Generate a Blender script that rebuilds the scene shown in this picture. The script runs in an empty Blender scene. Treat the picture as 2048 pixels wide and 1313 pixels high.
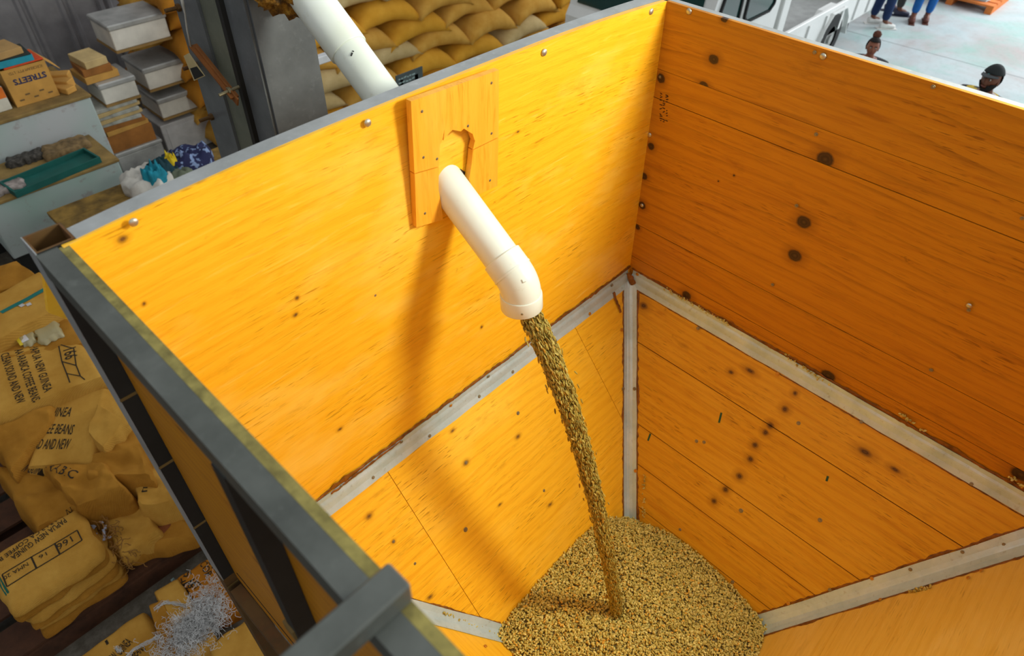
import bpy, bmesh, math, random
import numpy as np
from mathutils import Vector, Matrix, noise
from mathutils.bvhtree import BVHTree
PI = math.pi
S = bpy.context.scene
COL = S.collection

# ---------------------------------------------------------------- camera
FPX, IW, IH = 1368.92, 2048.0, 1313.0
YAW, PITCH, ROLL = math.radians(42.12957), math.radians(43.74), math.radians(1.83082)
CAM = Vector((-2.1025, -1.2556, 3.774))
_f = Vector((math.cos(YAW)*math.cos(PITCH), math.sin(YAW)*math.cos(PITCH), -math.sin(PITCH)))
_r = _f.cross(Vector((0, 0, 1))).normalized(); _u = _r.cross(_f)
CR = math.cos(ROLL)*_r + math.sin(ROLL)*_u
CU = -math.sin(ROLL)*_r + math.cos(ROLL)*_u
cd = bpy.data.cameras.new('camera'); cam = bpy.data.objects.new('camera', cd); COL.objects.link(cam)
cam.matrix_world = Matrix(((CR.x, CU.x, -_f.x, CAM.x), (CR.y, CU.y, -_f.y, CAM.y), (CR.z, CU.z, -_f.z, CAM.z), (0, 0, 0, 1)))
cd.sensor_fit = 'HORIZONTAL'; cd.sensor_width = 36; cd.lens = FPX/IW*36
cd.clip_start = 0.05; cd.clip_end = 200
cd.dof.use_dof = True; cd.dof.focus_distance = 2.35; cd.dof.aperture_fstop = 3.4
S.camera = cam

# ---------------------------------------------------------------- world, light, exposure
w = bpy.data.worlds.new('world'); S.world = w; w.use_nodes = True
w.node_tree.nodes['Background'].inputs[0].default_value = (0.95, 0.98, 1.0, 1)
w.node_tree.nodes['Background'].inputs[1].default_value = 0.8
def area(name, loc, target, sx, sy, power, col):
    l = bpy.data.lights.new(name, 'AREA'); l.shape = 'RECTANGLE'; l.size = sx; l.size_y = sy
    l.energy = power; l.color = col
    o = bpy.data.objects.new(name, l); COL.objects.link(o); o.location = loc
    o.rotation_euler = (Vector(target)-Vector(loc)).to_track_quat('-Z', 'Y').to_euler()
    return o
wl_ = bpy.data.lights.new('bay_lamp', 'AREA'); wl_.shape = 'DISK'; wl_.size = .65; wl_.energy = 82; wl_.color = (1.0, 1.0, .88)
wl_o = bpy.data.objects.new('bay_lamp', wl_); COL.objects.link(wl_o); wl_o.location = (.32, -1.95, 3.95)
wl_o.rotation_euler = (Vector((-1.0, -.4, 2.0))-wl_o.location).to_track_quat('-Z', 'Y').to_euler()
area('door_daylight', (15.0, -3.0, 5.0), (6.0, 3.0, 0.0), 6.0, 4.0, 900, (0.93, 0.97, 1.0))
S.view_settings.view_transform = 'Standard'; S.view_settings.look = 'None'
S.view_settings.gamma = 1; S.view_settings.use_curve_mapping = False
S.view_settings.exposure = 0.0

# ---------------------------------------------------------------- helpers
ZR, ZF = 3.0, 1.82            # rim and fold heights
def at(px, py, x=None, y=None, z=None):
    d = (px-IW/2)*CR - (py-IH/2)*CU + FPX*_f
    if z is not None: t = (z-CAM.z)/d.z
    elif y is not None: t = (y-CAM.y)/d.y
    else: t = (x-CAM.x)/d.x
    return CAM + d*t
def atd(px, py, depth):
    return CAM + ((px-IW/2)*CR - (py-IH/2)*CU + FPX*_f)*(depth/FPX)
def atp(px, py, p0, n):
    d = (px-IW/2)*CR - (py-IH/2)*CU + FPX*_f
    return CAM + d*((Vector(p0)-CAM).dot(n)/d.dot(n))

class MB:
    """mesh builder: verts / faces / material index"""
    def __init__(s): s.v = []; s.f = []; s.m = []
    def add(s, vs, fs, mi=0):
        b = len(s.v); s.v += [tuple(v) for v in vs]
        s.f += [tuple(i+b for i in f) for f in fs]; s.m += [mi]*len(fs); return s
    def box(s, lo, hi, mi=0, M=None, bev=0.0):
        lo = Vector(lo); hi = Vector(hi)
        if bev <= 0:
            vs = [Vector((x, y, z)) for x in (lo.x, hi.x) for y in (lo.y, hi.y) for z in (lo.z, hi.z)]
            fs = [(0,1,3,2), (4,6,7,5), (0,4,5,1), (2,3,7,6), (0,2,6,4), (1,5,7,3)]
        else:
            bm = bmesh.new(); bmesh.ops.create_cube(bm, size=1)
            for v in bm.verts: v.co = Vector(((lo.x+hi.x)/2+v.co.x*(hi.x-lo.x), (lo.y+hi.y)/2+v.co.y*(hi.y-lo.y), (lo.z+hi.z)/2+v.co.z*(hi.z-lo.z)))
            bmesh.ops.bevel(bm, geom=bm.edges[:], offset=bev, segments=1, affect='EDGES')
            bm.verts.index_update()
            vs = [v.co.copy() for v in bm.verts]; fs = [tuple(v.index for v in f.verts) for f in bm.faces]; bm.free()
        if M is not None: vs = [M @ v for v in vs]
        return s.add(vs, fs, mi)
    def bar(s, a, b, w, h, up=(0,0,1), mi=0, bev=0.0):
        a = Vector(a); b = Vector(b); X = (b-a); L = X.length; X.normalize()
        Y = Vector(up).cross(X)
        if Y.length < 1e-4: Y = Vector((1,0,0)).cross(X)
        Y.normalize(); Z = X.cross(Y)
        M = Matrix(((X.x,Y.x,Z.x,a.x),(X.y,Y.y,Z.y,a.y),(X.z,Y.z,Z.z,a.z),(0,0,0,1)))
        return s.box((0,-w/2,-h/2), (L,w/2,h/2), mi, M, bev)
    def tube(s, pts, rad, seg=16, cap=True, mi=0):
        pts = [Vector(p) for p in pts]; n = len(pts)
        if not hasattr(rad, '__len__'): rad = [rad]*n
        vs = []; fs = []; prev = None
        for i, p in enumerate(pts):
            t = (pts[min(i+1,n-1)]-pts[max(i-1,0)])
            if t.length < 1e-9: t = Vector((0,0,1))
            t.normalize()
            if prev is None:
                a = Vector((0,0,1)) if abs(t.z) < .9 else Vector((1,0,0))
                prev = t.cross(a).normalized()
            e1 = (prev - t*prev.dot(t)).normalized(); e2 = t.cross(e1); prev = e1
            for k in range(seg):
                c = 2*PI*k/seg; vs.append(p+(e1*math.cos(c)+e2*math.sin(c))*rad[i])
        for i in range(n-1):
            for k in range(seg):
                k2 = (k+1) % seg; fs.append((i*seg+k, i*seg+k2, (i+1)*seg+k2, (i+1)*seg+k))
        if cap: fs.append(tuple(range(seg-1,-1,-1))); fs.append(tuple((n-1)*seg+k for k in range(seg)))
        return s.add(vs, fs, mi)
    def cyl(s, a, b, r, seg=16, mi=0): return s.tube([a, b], r, seg, True, mi)
    def prism(s, poly, n, th, mi=0):
        """extrude a 3D planar polygon by -n*th"""
        p = [Vector(q) for q in poly]; k = len(p); n = Vector(n)
        vs = p + [q-n*th for q in p]
        fs = [tuple(range(k)), tuple(range(2*k-1, k-1, -1))] + [((i+1) % k, i, k+i, k+(i+1) % k) for i in range(k)]
        return s.add(vs, fs, mi)
    def mesh(s, name, smooth=False):
        me = bpy.data.meshes.new(name); me.from_pydata(s.v, [], s.f)
        me.polygons.foreach_set('material_index', s.m)
        if smooth: me.polygons.foreach_set('use_smooth', [True]*len(s.f))
        me.update(); return me

PW = {}                       # world matrices of parents
def obj(name, mesh, mat=None, parent=None, M=None, smooth=False):
    if isinstance(mesh, MB): mesh = mesh.mesh(name, smooth)
    mats = mat if isinstance(mat, (list, tuple)) else [mat]
    if len(mesh.materials) == 0:
        for m in mats:
            if m: mesh.materials.append(m)
    o = bpy.data.objects.new(name, mesh); COL.objects.link(o)
    M = M if M is not None else Matrix.Identity(4)
    if parent is not None:
        o.parent = parent
        o.matrix_basis = PW[parent].inverted() @ M
    else: o.matrix_basis = M
    PW[o] = M
    return o
def fix_normals(me):
    bm = bmesh.new(); bm.from_mesh(me); bmesh.ops.recalc_face_normals(bm, faces=bm.faces[:]); bm.to_mesh(me); bm.free(); return me
def tag(o, label, cat, group=None, kind=None):
    if label: o['label'] = label
    if cat: o['category'] = cat
    if group: o['group'] = group
    if kind: o['kind'] = kind
    return o
def thing(name, label, cat, loc=(0,0,0), group=None, rot=None):
    o = bpy.data.objects.new(name, None); COL.objects.link(o); o.empty_display_size = .1
    M = Matrix.Translation(Vector(loc))
    if rot is not None: M = M @ Matrix.Rotation(rot, 4, 'Z')
    o.matrix_basis = M; PW[o] = M
    return tag(o, label, cat, group)
def struct(o): o['kind'] = 'structure'; return o
def frame(o, X, Z):
    X = Vector(X).normalized(); Z = Vector(Z); Z = (Z-X*Z.dot(X)).normalized(); Y = Z.cross(X)
    return Matrix(((X.x,Y.x,Z.x,o[0]),(X.y,Y.y,Z.y,o[1]),(X.z,Y.z,Z.z,o[2]),(0,0,0,1)))

# ---------------------------------------------------------------- materials
def lin(r, g, b):
    f = lambda c: c/12.92 if c <= .04045 else ((c+.055)/1.055)**2.4
    return (f(r/255), f(g/255), f(b/255), 1)
class NT:
    def __init__(s, name):
        s.m = bpy.data.materials.new(name); s.m.use_nodes = True; s.t = s.m.node_tree
        s.b = s.t.nodes['Principled BSDF']
    def n(s, typ, **kw):
        nd = s.t.nodes.new(typ)
        for k, v in kw.items(): setattr(nd, k, v)
        return nd
    def l(s, a, b): s.t.links.new(a, b)
    def val(s, sock, v):
        if isinstance(v, bpy.types.NodeSocket): s.l(v, sock)
        else: sock.default_value = v
    def math(s, op, a, b=None, c=None, clamp=False):
        nd = s.n('ShaderNodeMath', operation=op, use_clamp=clamp)
        s.val(nd.inputs[0], a)
        if b is not None: s.val(nd.inputs[1], b)
        if c is not None: s.val(nd.inputs[2], c)
        return nd.outputs[0]
    def vm(s, op, a, b):
        nd = s.n('ShaderNodeVectorMath', operation=op); s.val(nd.inputs[0], a); s.val(nd.inputs[1], b); return nd.outputs[0]
    def noise(s, vec, scale, detail=3, rough=.5, dist=0, col=False):
        nd = s.n('ShaderNodeTexNoise'); s.l(vec, nd.inputs['Vector'])
        nd.inputs['Scale'].default_value = scale; nd.inputs['Detail'].default_value = detail
        nd.inputs['Roughness'].default_value = rough; nd.inputs['Distortion'].default_value = dist
        return nd.outputs['Color' if col else 'Fac']
    def ramp(s, fac, stops):
        nd = s.n('ShaderNodeValToRGB'); s.l(fac, nd.inputs[0]); el = nd.color_ramp.elements
        while len(el) < len(stops): el.new(.5)
        for e, (p, c) in zip(el, stops): e.position = p; e.color = c if len(c) == 4 else (*c, 1)
        return nd.outputs[0]
    def mix(s, fac, a, b, mode='MIX'):
        nd = s.n('ShaderNodeMix', data_type='RGBA', blend_type=mode)
        s.val(nd.inputs[0], fac); s.val(nd.inputs[6], a); s.val(nd.inputs[7], b); return nd.outputs[2]
    def maprange(s, v, a, b, c, d):
        nd = s.n('ShaderNodeMapRange'); s.val(nd.inputs[0], v)
        for i, x in enumerate((a, b, c, d)): nd.inputs[i+1].default_value = x
        return nd.outputs[0]
    def coord(s, scale=(1,1,1), loc=(0,0,0), kind='Object'):
        tc = s.n('ShaderNodeTexCoord'); mp = s.n('ShaderNodeMapping')
        mp.inputs['Scale'].default_value = scale; mp.inputs['Location'].default_value = loc
        s.l(tc.outputs[kind], mp.inputs[0]); return mp.outputs[0]
    def bump(s, h, strength=.2, dist=.01):
        nd = s.n('ShaderNodeBump'); nd.inputs['Strength'].default_value = strength; nd.inputs['Distance'].default_value = dist
        s.l(h, nd.inputs['Height']); s.l(nd.outputs[0], s.b.inputs['Normal'])
    def fin(s, col, rough=.5, metal=0.0, spec=.5):
        s.val(s.b.inputs['Base Color'], col); s.val(s.b.inputs['Roughness'], rough); s.val(s.b.inputs['Metallic'], metal)
        s.b.inputs['Specular IOR Level'].default_value = spec
        return s.m
MC = {}
def plain(name, col, rough=.6, metal=0.0, var=.12, scale=8, spec=.4, bump=0.0, bscale=60):
    if name in MC: return MC[name]
    t = NT(name); c = t.coord()
    n1 = t.noise(c, scale, 4, .6)
    dark = tuple(x*(1-var*1.6) for x in col[:3])+(1,); lt = tuple(min(1, x*(1+var)) for x in col[:3])+(1,)
    colr = t.ramp(n1, [(.3, dark), (.7, lt)])
    if bump: t.bump(t.noise(c, bscale, 3), bump, .01)
    MC[name] = t.fin(colr, rough, metal, spec); return MC[name]
def wood(name, base, dark, light, knots=(), seed=0, streak=1.0, blotch=.5, rough=.45, gloss=.4, haloW=2.4, soft=.08, klight=1.0, lines=0.0):
    t = NT(name); sd = seed*7.31
    c = t.coord(); cw = t.coord((1,1,0))
    cg = t.coord((2.2, 26, 8), (sd, sd*.7, sd))
    g1 = t.noise(cg, 2.2, 5, .6, .7)
    cf = t.coord((5, 120, 60), (sd, 0, 0)); g2 = t.noise(cf, 2.0, 3, .6)
    wv = t.n('ShaderNodeTexWave', wave_type='BANDS', bands_direction='Y'); t.l(t.coord((.35, 3.2, 1), (sd, sd, 0)), wv.inputs[0])
    wv.inputs['Scale'].default_value = 2.6; wv.inputs['Distortion'].default_value = 9; wv.inputs['Detail'].default_value = 3; wv.inputs['Detail Scale'].default_value = .8
    bl = t.noise(t.coord((1.2, 2.2, 1), (sd*2, sd, 0)), 1.7, 4, .6)
    col = t.ramp(g1, [(.22, dark), (.45, base), (.6, base), (.85, light)])
    col = t.mix(t.maprange(wv.outputs['Fac'], .55, .95, 0, .28*streak), col, dark)
    col = t.mix(t.maprange(g2, .56, .74, 0, .45*streak), col, tuple(x*.6 for x in dark[:3])+(1,))
    col = t.mix(t.maprange(bl, .5, .72, 0, blotch), col, light)
    bl2 = t.noise(t.coord((1.6, 4.0, 1), (sd*3, -sd, 0)), 2.6, 6, .68)
    col = t.mix(t.maprange(bl2, .60, .74, 0, .40*streak), col, tuple(x*.55 for x in dark[:3])+(1,))
    # clustered short pore dashes along the grain
    pm_ = t.noise(t.coord((1.5, 3.0, 1), (sd*1.3, sd*2.1, 0)), 1.9, 3, .5)
    ps = t.noise(t.coord((16, 190, 60), (0, sd, 0)), 1.0, 2, .5)
    pf = t.math('MULTIPLY', t.maprange(pm_, .46, .62, 0, 1), t.maprange(ps, .60, .68, 0, .7*streak))
    col = t.mix(pf, col, tuple(x*.5 for x in dark[:3])+(1,))
    if lines:                                   # cathedral figure: thin dark late-wood lines
        w2 = t.n('ShaderNodeTexWave', wave_type='BANDS', bands_direction='Y', wave_profile='SAW'); t.l(t.coord((.55, 1.7, 1), (sd*1.7, sd, 0)), w2.inputs[0])
        w2.inputs['Scale'].default_value = 2.6; w2.inputs['Distortion'].default_value = 11; w2.inputs['Detail'].default_value = 2; w2.inputs['Detail Scale'].default_value = .55; w2.inputs['Detail Roughness'].default_value = .4
        lf = t.math('MULTIPLY', t.maprange(w2.outputs['Fac'], .80, .98, 0, lines), t.maprange(pm_, .38, .6, .35, 1))
        col = t.mix(lf, col, tuple(x*.42 for x in dark[:3])+(1,))
    # short drip / handling stains with their own shape
    st = t.noise(t.coord((7, 11, 1), (sd, sd*5, 0)), 1.6, 5, .7)
    col = t.mix(t.maprange(st, .67, .74, 0, .5*streak), col, tuple(x*.4 for x in dark[:3])+(1,))
    if knots:
        wob = t.noise(c, 60, 2, .5, col=True)
        cc = t.vm('ADD', cw, t.vm('SCALE', t.vm('SUBTRACT', wob, (.5,.5,.5)), (1,1,1)))
        sc = [nd for nd in t.t.nodes if nd.type == 'VECT_MATH' and nd.operation == 'SCALE'][-1]; sc.inputs['Scale'].default_value = .006
        m = None
        for kn in knots:
            kx, ky, r = kn[:3]; el = kn[3] if len(kn) > 3 else 1.0
            d = t.vm('SUBTRACT', cc, (kx, ky, 0)); d = t.vm('MULTIPLY', d, (1/(r*el), 1/r, 0))
            ln = t.n('ShaderNodeVectorMath', operation='LENGTH'); t.l(d, ln.inputs[0])
            m = ln.outputs['Value'] if m is None else t.math('MINIMUM', m, ln.outputs['Value'])
        col = t.mix(t.maprange(m, 1.0, haloW, .55, 0), col, tuple(x*.6 for x in dark[:3])+(1,))
        kc = t.ramp(t.math('MULTIPLY', m, 1.0), [(.0, (.09,.04,.01)), (.35, (.035,.014,.004)), (.6, (.06,.024,.006)), (.85, (.03,.012,.004)), (1.0, (.05,.02,.005))])
        if klight != 1.0: kc = t.mix(1.0, kc, (klight,klight,klight,1), 'MULTIPLY')
        col = t.mix(t.maprange(m, 1-soft*3, 1+soft, 1, 0), col, kc)
    t.bump(g2, .12, .004)
    return t.fin(col, rough, 0, gloss)

def sackcloth(name, a, b, fine=420):
    t = NT(name); c = t.coord()
    n = t.noise(c, 5, 5, .65)
    col = t.ramp(n, [(.3, a), (.7, b)])
    w1 = t.n('ShaderNodeTexWave', wave_type='BANDS', bands_direction='X'); t.l(c, w1.inputs[0]); w1.inputs['Scale'].default_value = fine/6; w1.inputs['Distortion'].default_value = 1.5
    w2 = t.n('ShaderNodeTexWave', wave_type='BANDS', bands_direction='Y'); t.l(c, w2.inputs[0]); w2.inputs['Scale'].default_value = fine/6; w2.inputs['Distortion'].default_value = 1.5
    h = t.math('ADD', w1.outputs['Fac'], w2.outputs['Fac'])
    col = t.mix(t.maprange(h, .2, .9, .25, 0), col, tuple(x*.5 for x in a[:3])+(1,))
    t.bump(t.math('ADD', h, t.math('MULTIPLY', t.noise(c, 25, 4), 2.0)), .35, .006)
    return t.fin(col, .9, 0, .15)
# ---------------------------------------------------------------- the setting: concrete floor, ribbed sheet wall
def floor_mat():
    t = NT('painted_concrete'); c = t.coord()
    n1 = t.noise(c, .55, 5, .6, .6); n2 = t.noise(t.coord((1,1,1), (7,3,0)), .8, 5, .6, .5); n3 = t.noise(c, 14, 5, .7)
    col = t.ramp(n1, [(.30, lin(150,176,176)), (.5, lin(186,198,200)), (.68, lin(176,168,166))])
    col = t.mix(t.maprange(n2, .5, .68, 0, .75), col, lin(140,190,178))
    col = t.mix(t.maprange(n2, .42, .25, 0, .6), col, lin(184,168,164))
    # bare, dirty concrete on the storage side (left of the bin)
    sx = t.n('ShaderNodeSeparateXYZ'); t.l(c, sx.inputs[0])
    k = t.math('ADD', sx.outputs[0], t.math('MULTIPLY', t.math('SUBTRACT', n1, .5), 3.0))
    bare = t.ramp(n3, [(.3, lin(66,60,50)), (.7, lin(104,98,86))])
    col = t.mix(t.maprange(k, 1.2, 2.6, 0, 1), bare, col)
    col = t.mix(t.maprange(n3, .5, .75, 0, .25), col, lin(120,116,110))
    t.bump(n3, .08, .01)
    return t.fin(col, t.maprange(n2, .3, .7, .35, .6), 0, .45)
fl = MB(); fl.add([(-9,-9,0),(22,-9,0),(22,16,0),(-9,16,0)], [(0,1,2,3)])
fo = struct(obj('floor', fl, floor_mat()))
# saw-cut joints in the floor slab, as thin dark strips let into it
jm = plain('joint_filler', lin(140,146,148), .9)
ja, jb_ = at(1692,61,z=0), at(2048,157,z=0); jd = (ja-jb_).normalized()
for a, b in ((ja+jd*9, jb_-jd*7), (ja+jd*9+Vector((3.6,0,0)), jb_-jd*7+Vector((3.6,0,0)))):
    j = MB(); j.bar((a[0],a[1],.0006), (b[0],b[1],.0006), .012, .0016)
    obj('floor_joint', j, jm, fo)
rib = MB(); zt = 5.2; prof = []
x = -8.0
while x < 9.6:
    for dx, dy in ((0,0),(.225,0),(.245,-.028),(.275,-.028),(.295,0),(.315,0),(.335,-.028),(.365,-.028),(.385,0)): prof.append((x+dx, 7.7+dy))
    x += .40
n = len(prof)
rib.add([(a,b,0) for a,b in prof]+[(a,b,zt) for a,b in prof], [(i+1,i,n+i,n+i+1) for i in range(n-1)])
tsh = plain('grey_sheet_steel', lin(152,150,152), .55, .3, .18, 3)
struct(obj('wall_back', rib, tsh))
wl = MB(); wl.box((-8.1,-8,0),(-8.0,7.7,5.2)); struct(obj('wall_left', wl, tsh))
# unseen roof added to dim the store, open towards the yard doors on the right
rf = MB(); x = -8.2
while x < 1.2:
    if int((x+8.2)/.4+.5) % 3 == 0:          # two sheets in three left out to let more ambient light in
        rf.box((x,1.0,5.22),(x+.35,8.0,5.24)); rf.box((x+.35,1.0,5.22),(x+.40,8.0,5.27))
    x += .40
struct(obj('shading_roof', rf, tsh))

# ---------------------------------------------------------------- the wooden receiving bin
C0 = Vector((0,0,ZR)); L0 = Vector((-1.924,0.012,ZR))
Cb = Vector((.044,-.018,ZF)); Bb = Vector((.008,-1.824,ZF)); Db = Vector((-1.914,-.02,ZF))
B0 = Vector((0,-1.83,ZR)); Wb = Vector((-1.914,-1.83,ZF)); W0 = Vector((-1.914,-1.83,ZR))
APX = Vector((-.80,-.88,.42))
binE = thing('wooden_hopper_bin', 'large orange plywood and plank hopper bin in a steel frame, coffee beans in its bottom', 'hopper bin', (-.95,-.9,0))
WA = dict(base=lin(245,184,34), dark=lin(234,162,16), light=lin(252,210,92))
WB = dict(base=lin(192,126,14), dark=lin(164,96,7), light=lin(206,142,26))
WS = dict(base=lin(242,184,34), dark=lin(224,156,14), light=lin(248,202,70))
def bowA(p):
    t = min(1, max(0, (p.x+1.924)/1.924)); s = min(1, max(0, (p.z-ZF)/(ZR-ZF)))
    return .047*(1-abs(2*t-1)**3)*s
def panel(name, P, th, spec, parent, knots=(), nu=1, nv=1, bow=None, seed=0, label=None, shrink=0.0, **kw):
    """P: a,b,c,d world corners, a->b along the grain, front face towards the bin's middle"""
    a, b, c, d = [Vector(p) for p in P]
    X = (b-a).normalized(); N = (b-a).cross(d-a).normalized()
    M = frame(a, X, N); Mi = M.inverted()
    g = MB(); vs = []
    for lay in (0, 1):
        for j in range(nv+1):
            for i in range(nu+1):
                u, v = i/nu, j/nv
                p = (a*(1-u)+b*u)*(1-v)+(d*(1-u)+c*u)*v
                if bow: p = p + bow(p)
                q = Mi @ p
                if shrink:
                    if j == 0: q.y += shrink
                    if j == nv: q.y -= shrink
                q.z -= lay*th
                vs.append(q)
    W = nu+1; K = W*(nv+1); fs = []
    for j in range(nv):
        for i in range(nu):
            q = (j*W+i, j*W+i+1, (j+1)*W+i+1, (j+1)*W+i); fs.append(q); fs.append(tuple(K+k for k in reversed(q)))
    for i in range(nu): fs.append((i+1, i, K+i, K+i+1)); j = nv*W; fs.append((j+i, j+i+1, K+j+i+1, K+j+i))
    for j in range(nv): fs.append((j*W, (j+1)*W, K+(j+1)*W, K+j*W)); e = nu; fs.append(((j+1)*W+e, j*W+e, K+j*W+e, K+(j+1)*W+e))
    g.add(vs, fs)
    kl = []
    for kn in knots:
        p = atp(kn[0], kn[1], a, N); dep = (p-CAM).dot(_f); q = Mi @ p
        kl.append((q.x, q.y, kn[2]*dep/FPX) + tuple(kn[3:]))
    m = wood('wood_'+name+str(seed), spec['base'], spec['dark'], spec['light'], kl, seed, **kw)
    o = obj(name, g, m, parent, M)
    o['pn'] = 0; del o['pn']
    return o, a, N
galv = plain('galvanised_bolt', lin(196,192,170), .38, .85, .15, 40)
galvd = plain('dull_screw', lin(150,140,110), .5, .7, .2, 60)
brass = plain('brassy_screw', lin(206,150,60), .4, .7, .15, 60)
def bolt_mesh(kind):
    b = MB()
    if kind == 'dome':
        rings = [(1,0),(1,.12),(.9,.3),(.62,.48),(.25,.56)]; seg = 14
        vs = [(r*math.cos(2*PI*k/seg), r*math.sin(2*PI*k/seg), z) for r, z in rings for k in range(seg)]+[(0,0,.58)]
        fs = [(i*seg+k, i*seg+(k+1)%seg, (i+1)*seg+(k+1)%seg, (i+1)*seg+k) for i in range(len(rings)-1) for k in range(seg)]
        fs += [((len(rings)-1)*seg+k, (len(rings)-1)*seg+(k+1)%seg, len(vs)-1) for k in range(seg)]
        b.add(vs, fs)
        return b.mesh('bolt', True)
    b.tube([(0,0,0),(0,0,.10),(0,0,.2)], [1,1,.92], 14)
    b.tube([(0,0,.2),(0,0,.55)], [.56,.52], 6)
    return b.mesh('screw')
BM = {('dome',0): None}
def bolt(parent, p, n, r, kind='hex', mat=None, name=None):
    mat = mat or galvd; key = (kind, mat.name)
    if key not in BM:
        BM[key] = bolt_mesh(kind); BM[key].materials.append(mat)
    Z = Vector(n).normalized(); X = Vector((0,0,1)).cross(Z)
    if X.length < .01: X = Vector((1,0,0))
    M = frame(p, X, Z) @ Matrix.Diagonal((r, r, r, 1))
    return obj(name or ('bolt' if kind == 'dome' else 'screw'), BM[key], None, parent, M)

# wall A : one big plywood sheet, bowed outwards a little along its top
yb = lambda p: Vector((0, bowA(p), 0))
knA = [(251,484,8,1.3),(292,612,4),(605,605,4.5),(601,638,4.5,1.3),(967,657,3.5),(683,862,4,1.4),(1050,270,2.5,1.6)]
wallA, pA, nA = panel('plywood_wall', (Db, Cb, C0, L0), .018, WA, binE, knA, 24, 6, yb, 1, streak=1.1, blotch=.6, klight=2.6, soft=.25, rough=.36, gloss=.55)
nAt = Vector((0,-1,0))
for px, py, r, k in ((267,445,10,'dome'),(735,246,9,'dome'),(1088,105,8,'dome'),(1302,23,7,'dome'),(749,590,6,'hex'),(1052,443,5,'hex')):
    p = at(px, py, y=0.0); p = at(px, py, y=bowA(p)-.001); bolt(wallA, p, nAt, r*((p-CAM).dot(_f))/FPX*.95, k, galv)
# wall B : planks along y
def zB(px, py): return at(px, py, x=0).z
zs = [ZR, ZR-.2285, ZR-.335, ZR-.903, ZR-1.075, ZF-.01]
knB = [[(1427,119,10,1.2),(1448,39,6,1.3),(1407,170,7,1.6)], [(1650,319,17,1.1),(1322,157,10)],
       [(1606,446,15,1.05),(1588,513,14,1.1),(1302,293,8),(1288,353,8),(1284,411,9),(1467,352,2.5),(1436,363,2)],
       [(1565,579,14,1.1),(1275,455,6)], [(1656,752,13,1.2),(1373,591,10,1.1),(2042,951,16,1.3)]]
bolts = [[(1378,23,6.5,'dome'),(1646,113,7,'dome'),(1629,105,4,'hex'),(1866,174,4.5,'hex')],
         [(1632,269,4,'hex'),(1320,154,3,'hex')], [(1593,412,4,'hex'),(1938,612,6,'dome'),(1937,621,4,'hex'),(2044,437,4,'hex'),(1299,270,5,'dome'),(1284,411,4,'dome')],
         [(1545,570,3.5,'hex'),(1862,741,4,'hex')], []]
for i in range(5):
    z1, z0 = zs[i], zs[i+1]
    def xw(z): return .044*(ZR-z)/(ZR-ZF)
    P = (Vector((xw(z0), -.0, z0)), Vector((xw(z0)*.3, -1.83, z0)), Vector((xw(z1)*.3, -1.83, z1)), Vector((xw(z1), -.0, z1)))
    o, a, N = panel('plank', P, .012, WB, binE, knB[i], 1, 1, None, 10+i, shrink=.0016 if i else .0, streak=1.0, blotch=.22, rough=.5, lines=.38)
    if i in (0,):
        pass
    for px, py, r, k in bolts[i]:
        p = atp(px, py, a, N); bolt(o, p, N, r*((p-CAM).dot(_f))/FPX, k, galv if k == 'dome' else galvd)
    if i == 1:   # worn grade stamp: rows of short ink strokes
        st = MB(); rnd = random.Random(5)
        for col in range(3):
            for k in range(13):
                if rnd.random() < .2: continue
                q = atp(1320+col*6+rnd.uniform(-1,1), 186+k*4.6+col*2, a, N); e = atp(1320+col*6+rnd.uniform(2,5), 186+k*4.6+rnd.uniform(-2,3)+col*2, a, N)
                st.bar(q+N*.0005, e+N*.0005, .0034, .0006, up=N)
        obj('ink_stamp', st, plain('faded_ink', lin(58,30,8), .8), o)
bk = MB(); bk.box((.060,-1.86,ZF-.05),(.070,.02,ZR-.07)); obj('gap_light_block', bk, plain('light_block_dark', lin(45,28,12), .9), binE)  # dark sheet added behind the planks to stop light leaking through gaps
# wall D (seen from outside) and wall C
knD = [(300,745,4,3),(430,880,4,3),(455,930,5,4),(470,985,5,4),(430,945,3,6),(560,1180,4,5),(510,1120,3,4),(360,860,3,5)]
DE = -1.93
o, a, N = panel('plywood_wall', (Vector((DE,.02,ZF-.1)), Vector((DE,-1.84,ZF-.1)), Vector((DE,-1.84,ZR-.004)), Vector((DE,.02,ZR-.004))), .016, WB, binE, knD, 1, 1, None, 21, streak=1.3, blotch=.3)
PD_O = o
panel('plywood_wall', (W0, B0, Bb, Wb), .018, WA, binE, (), 1, 1, None, 22, streak=.8)
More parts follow.
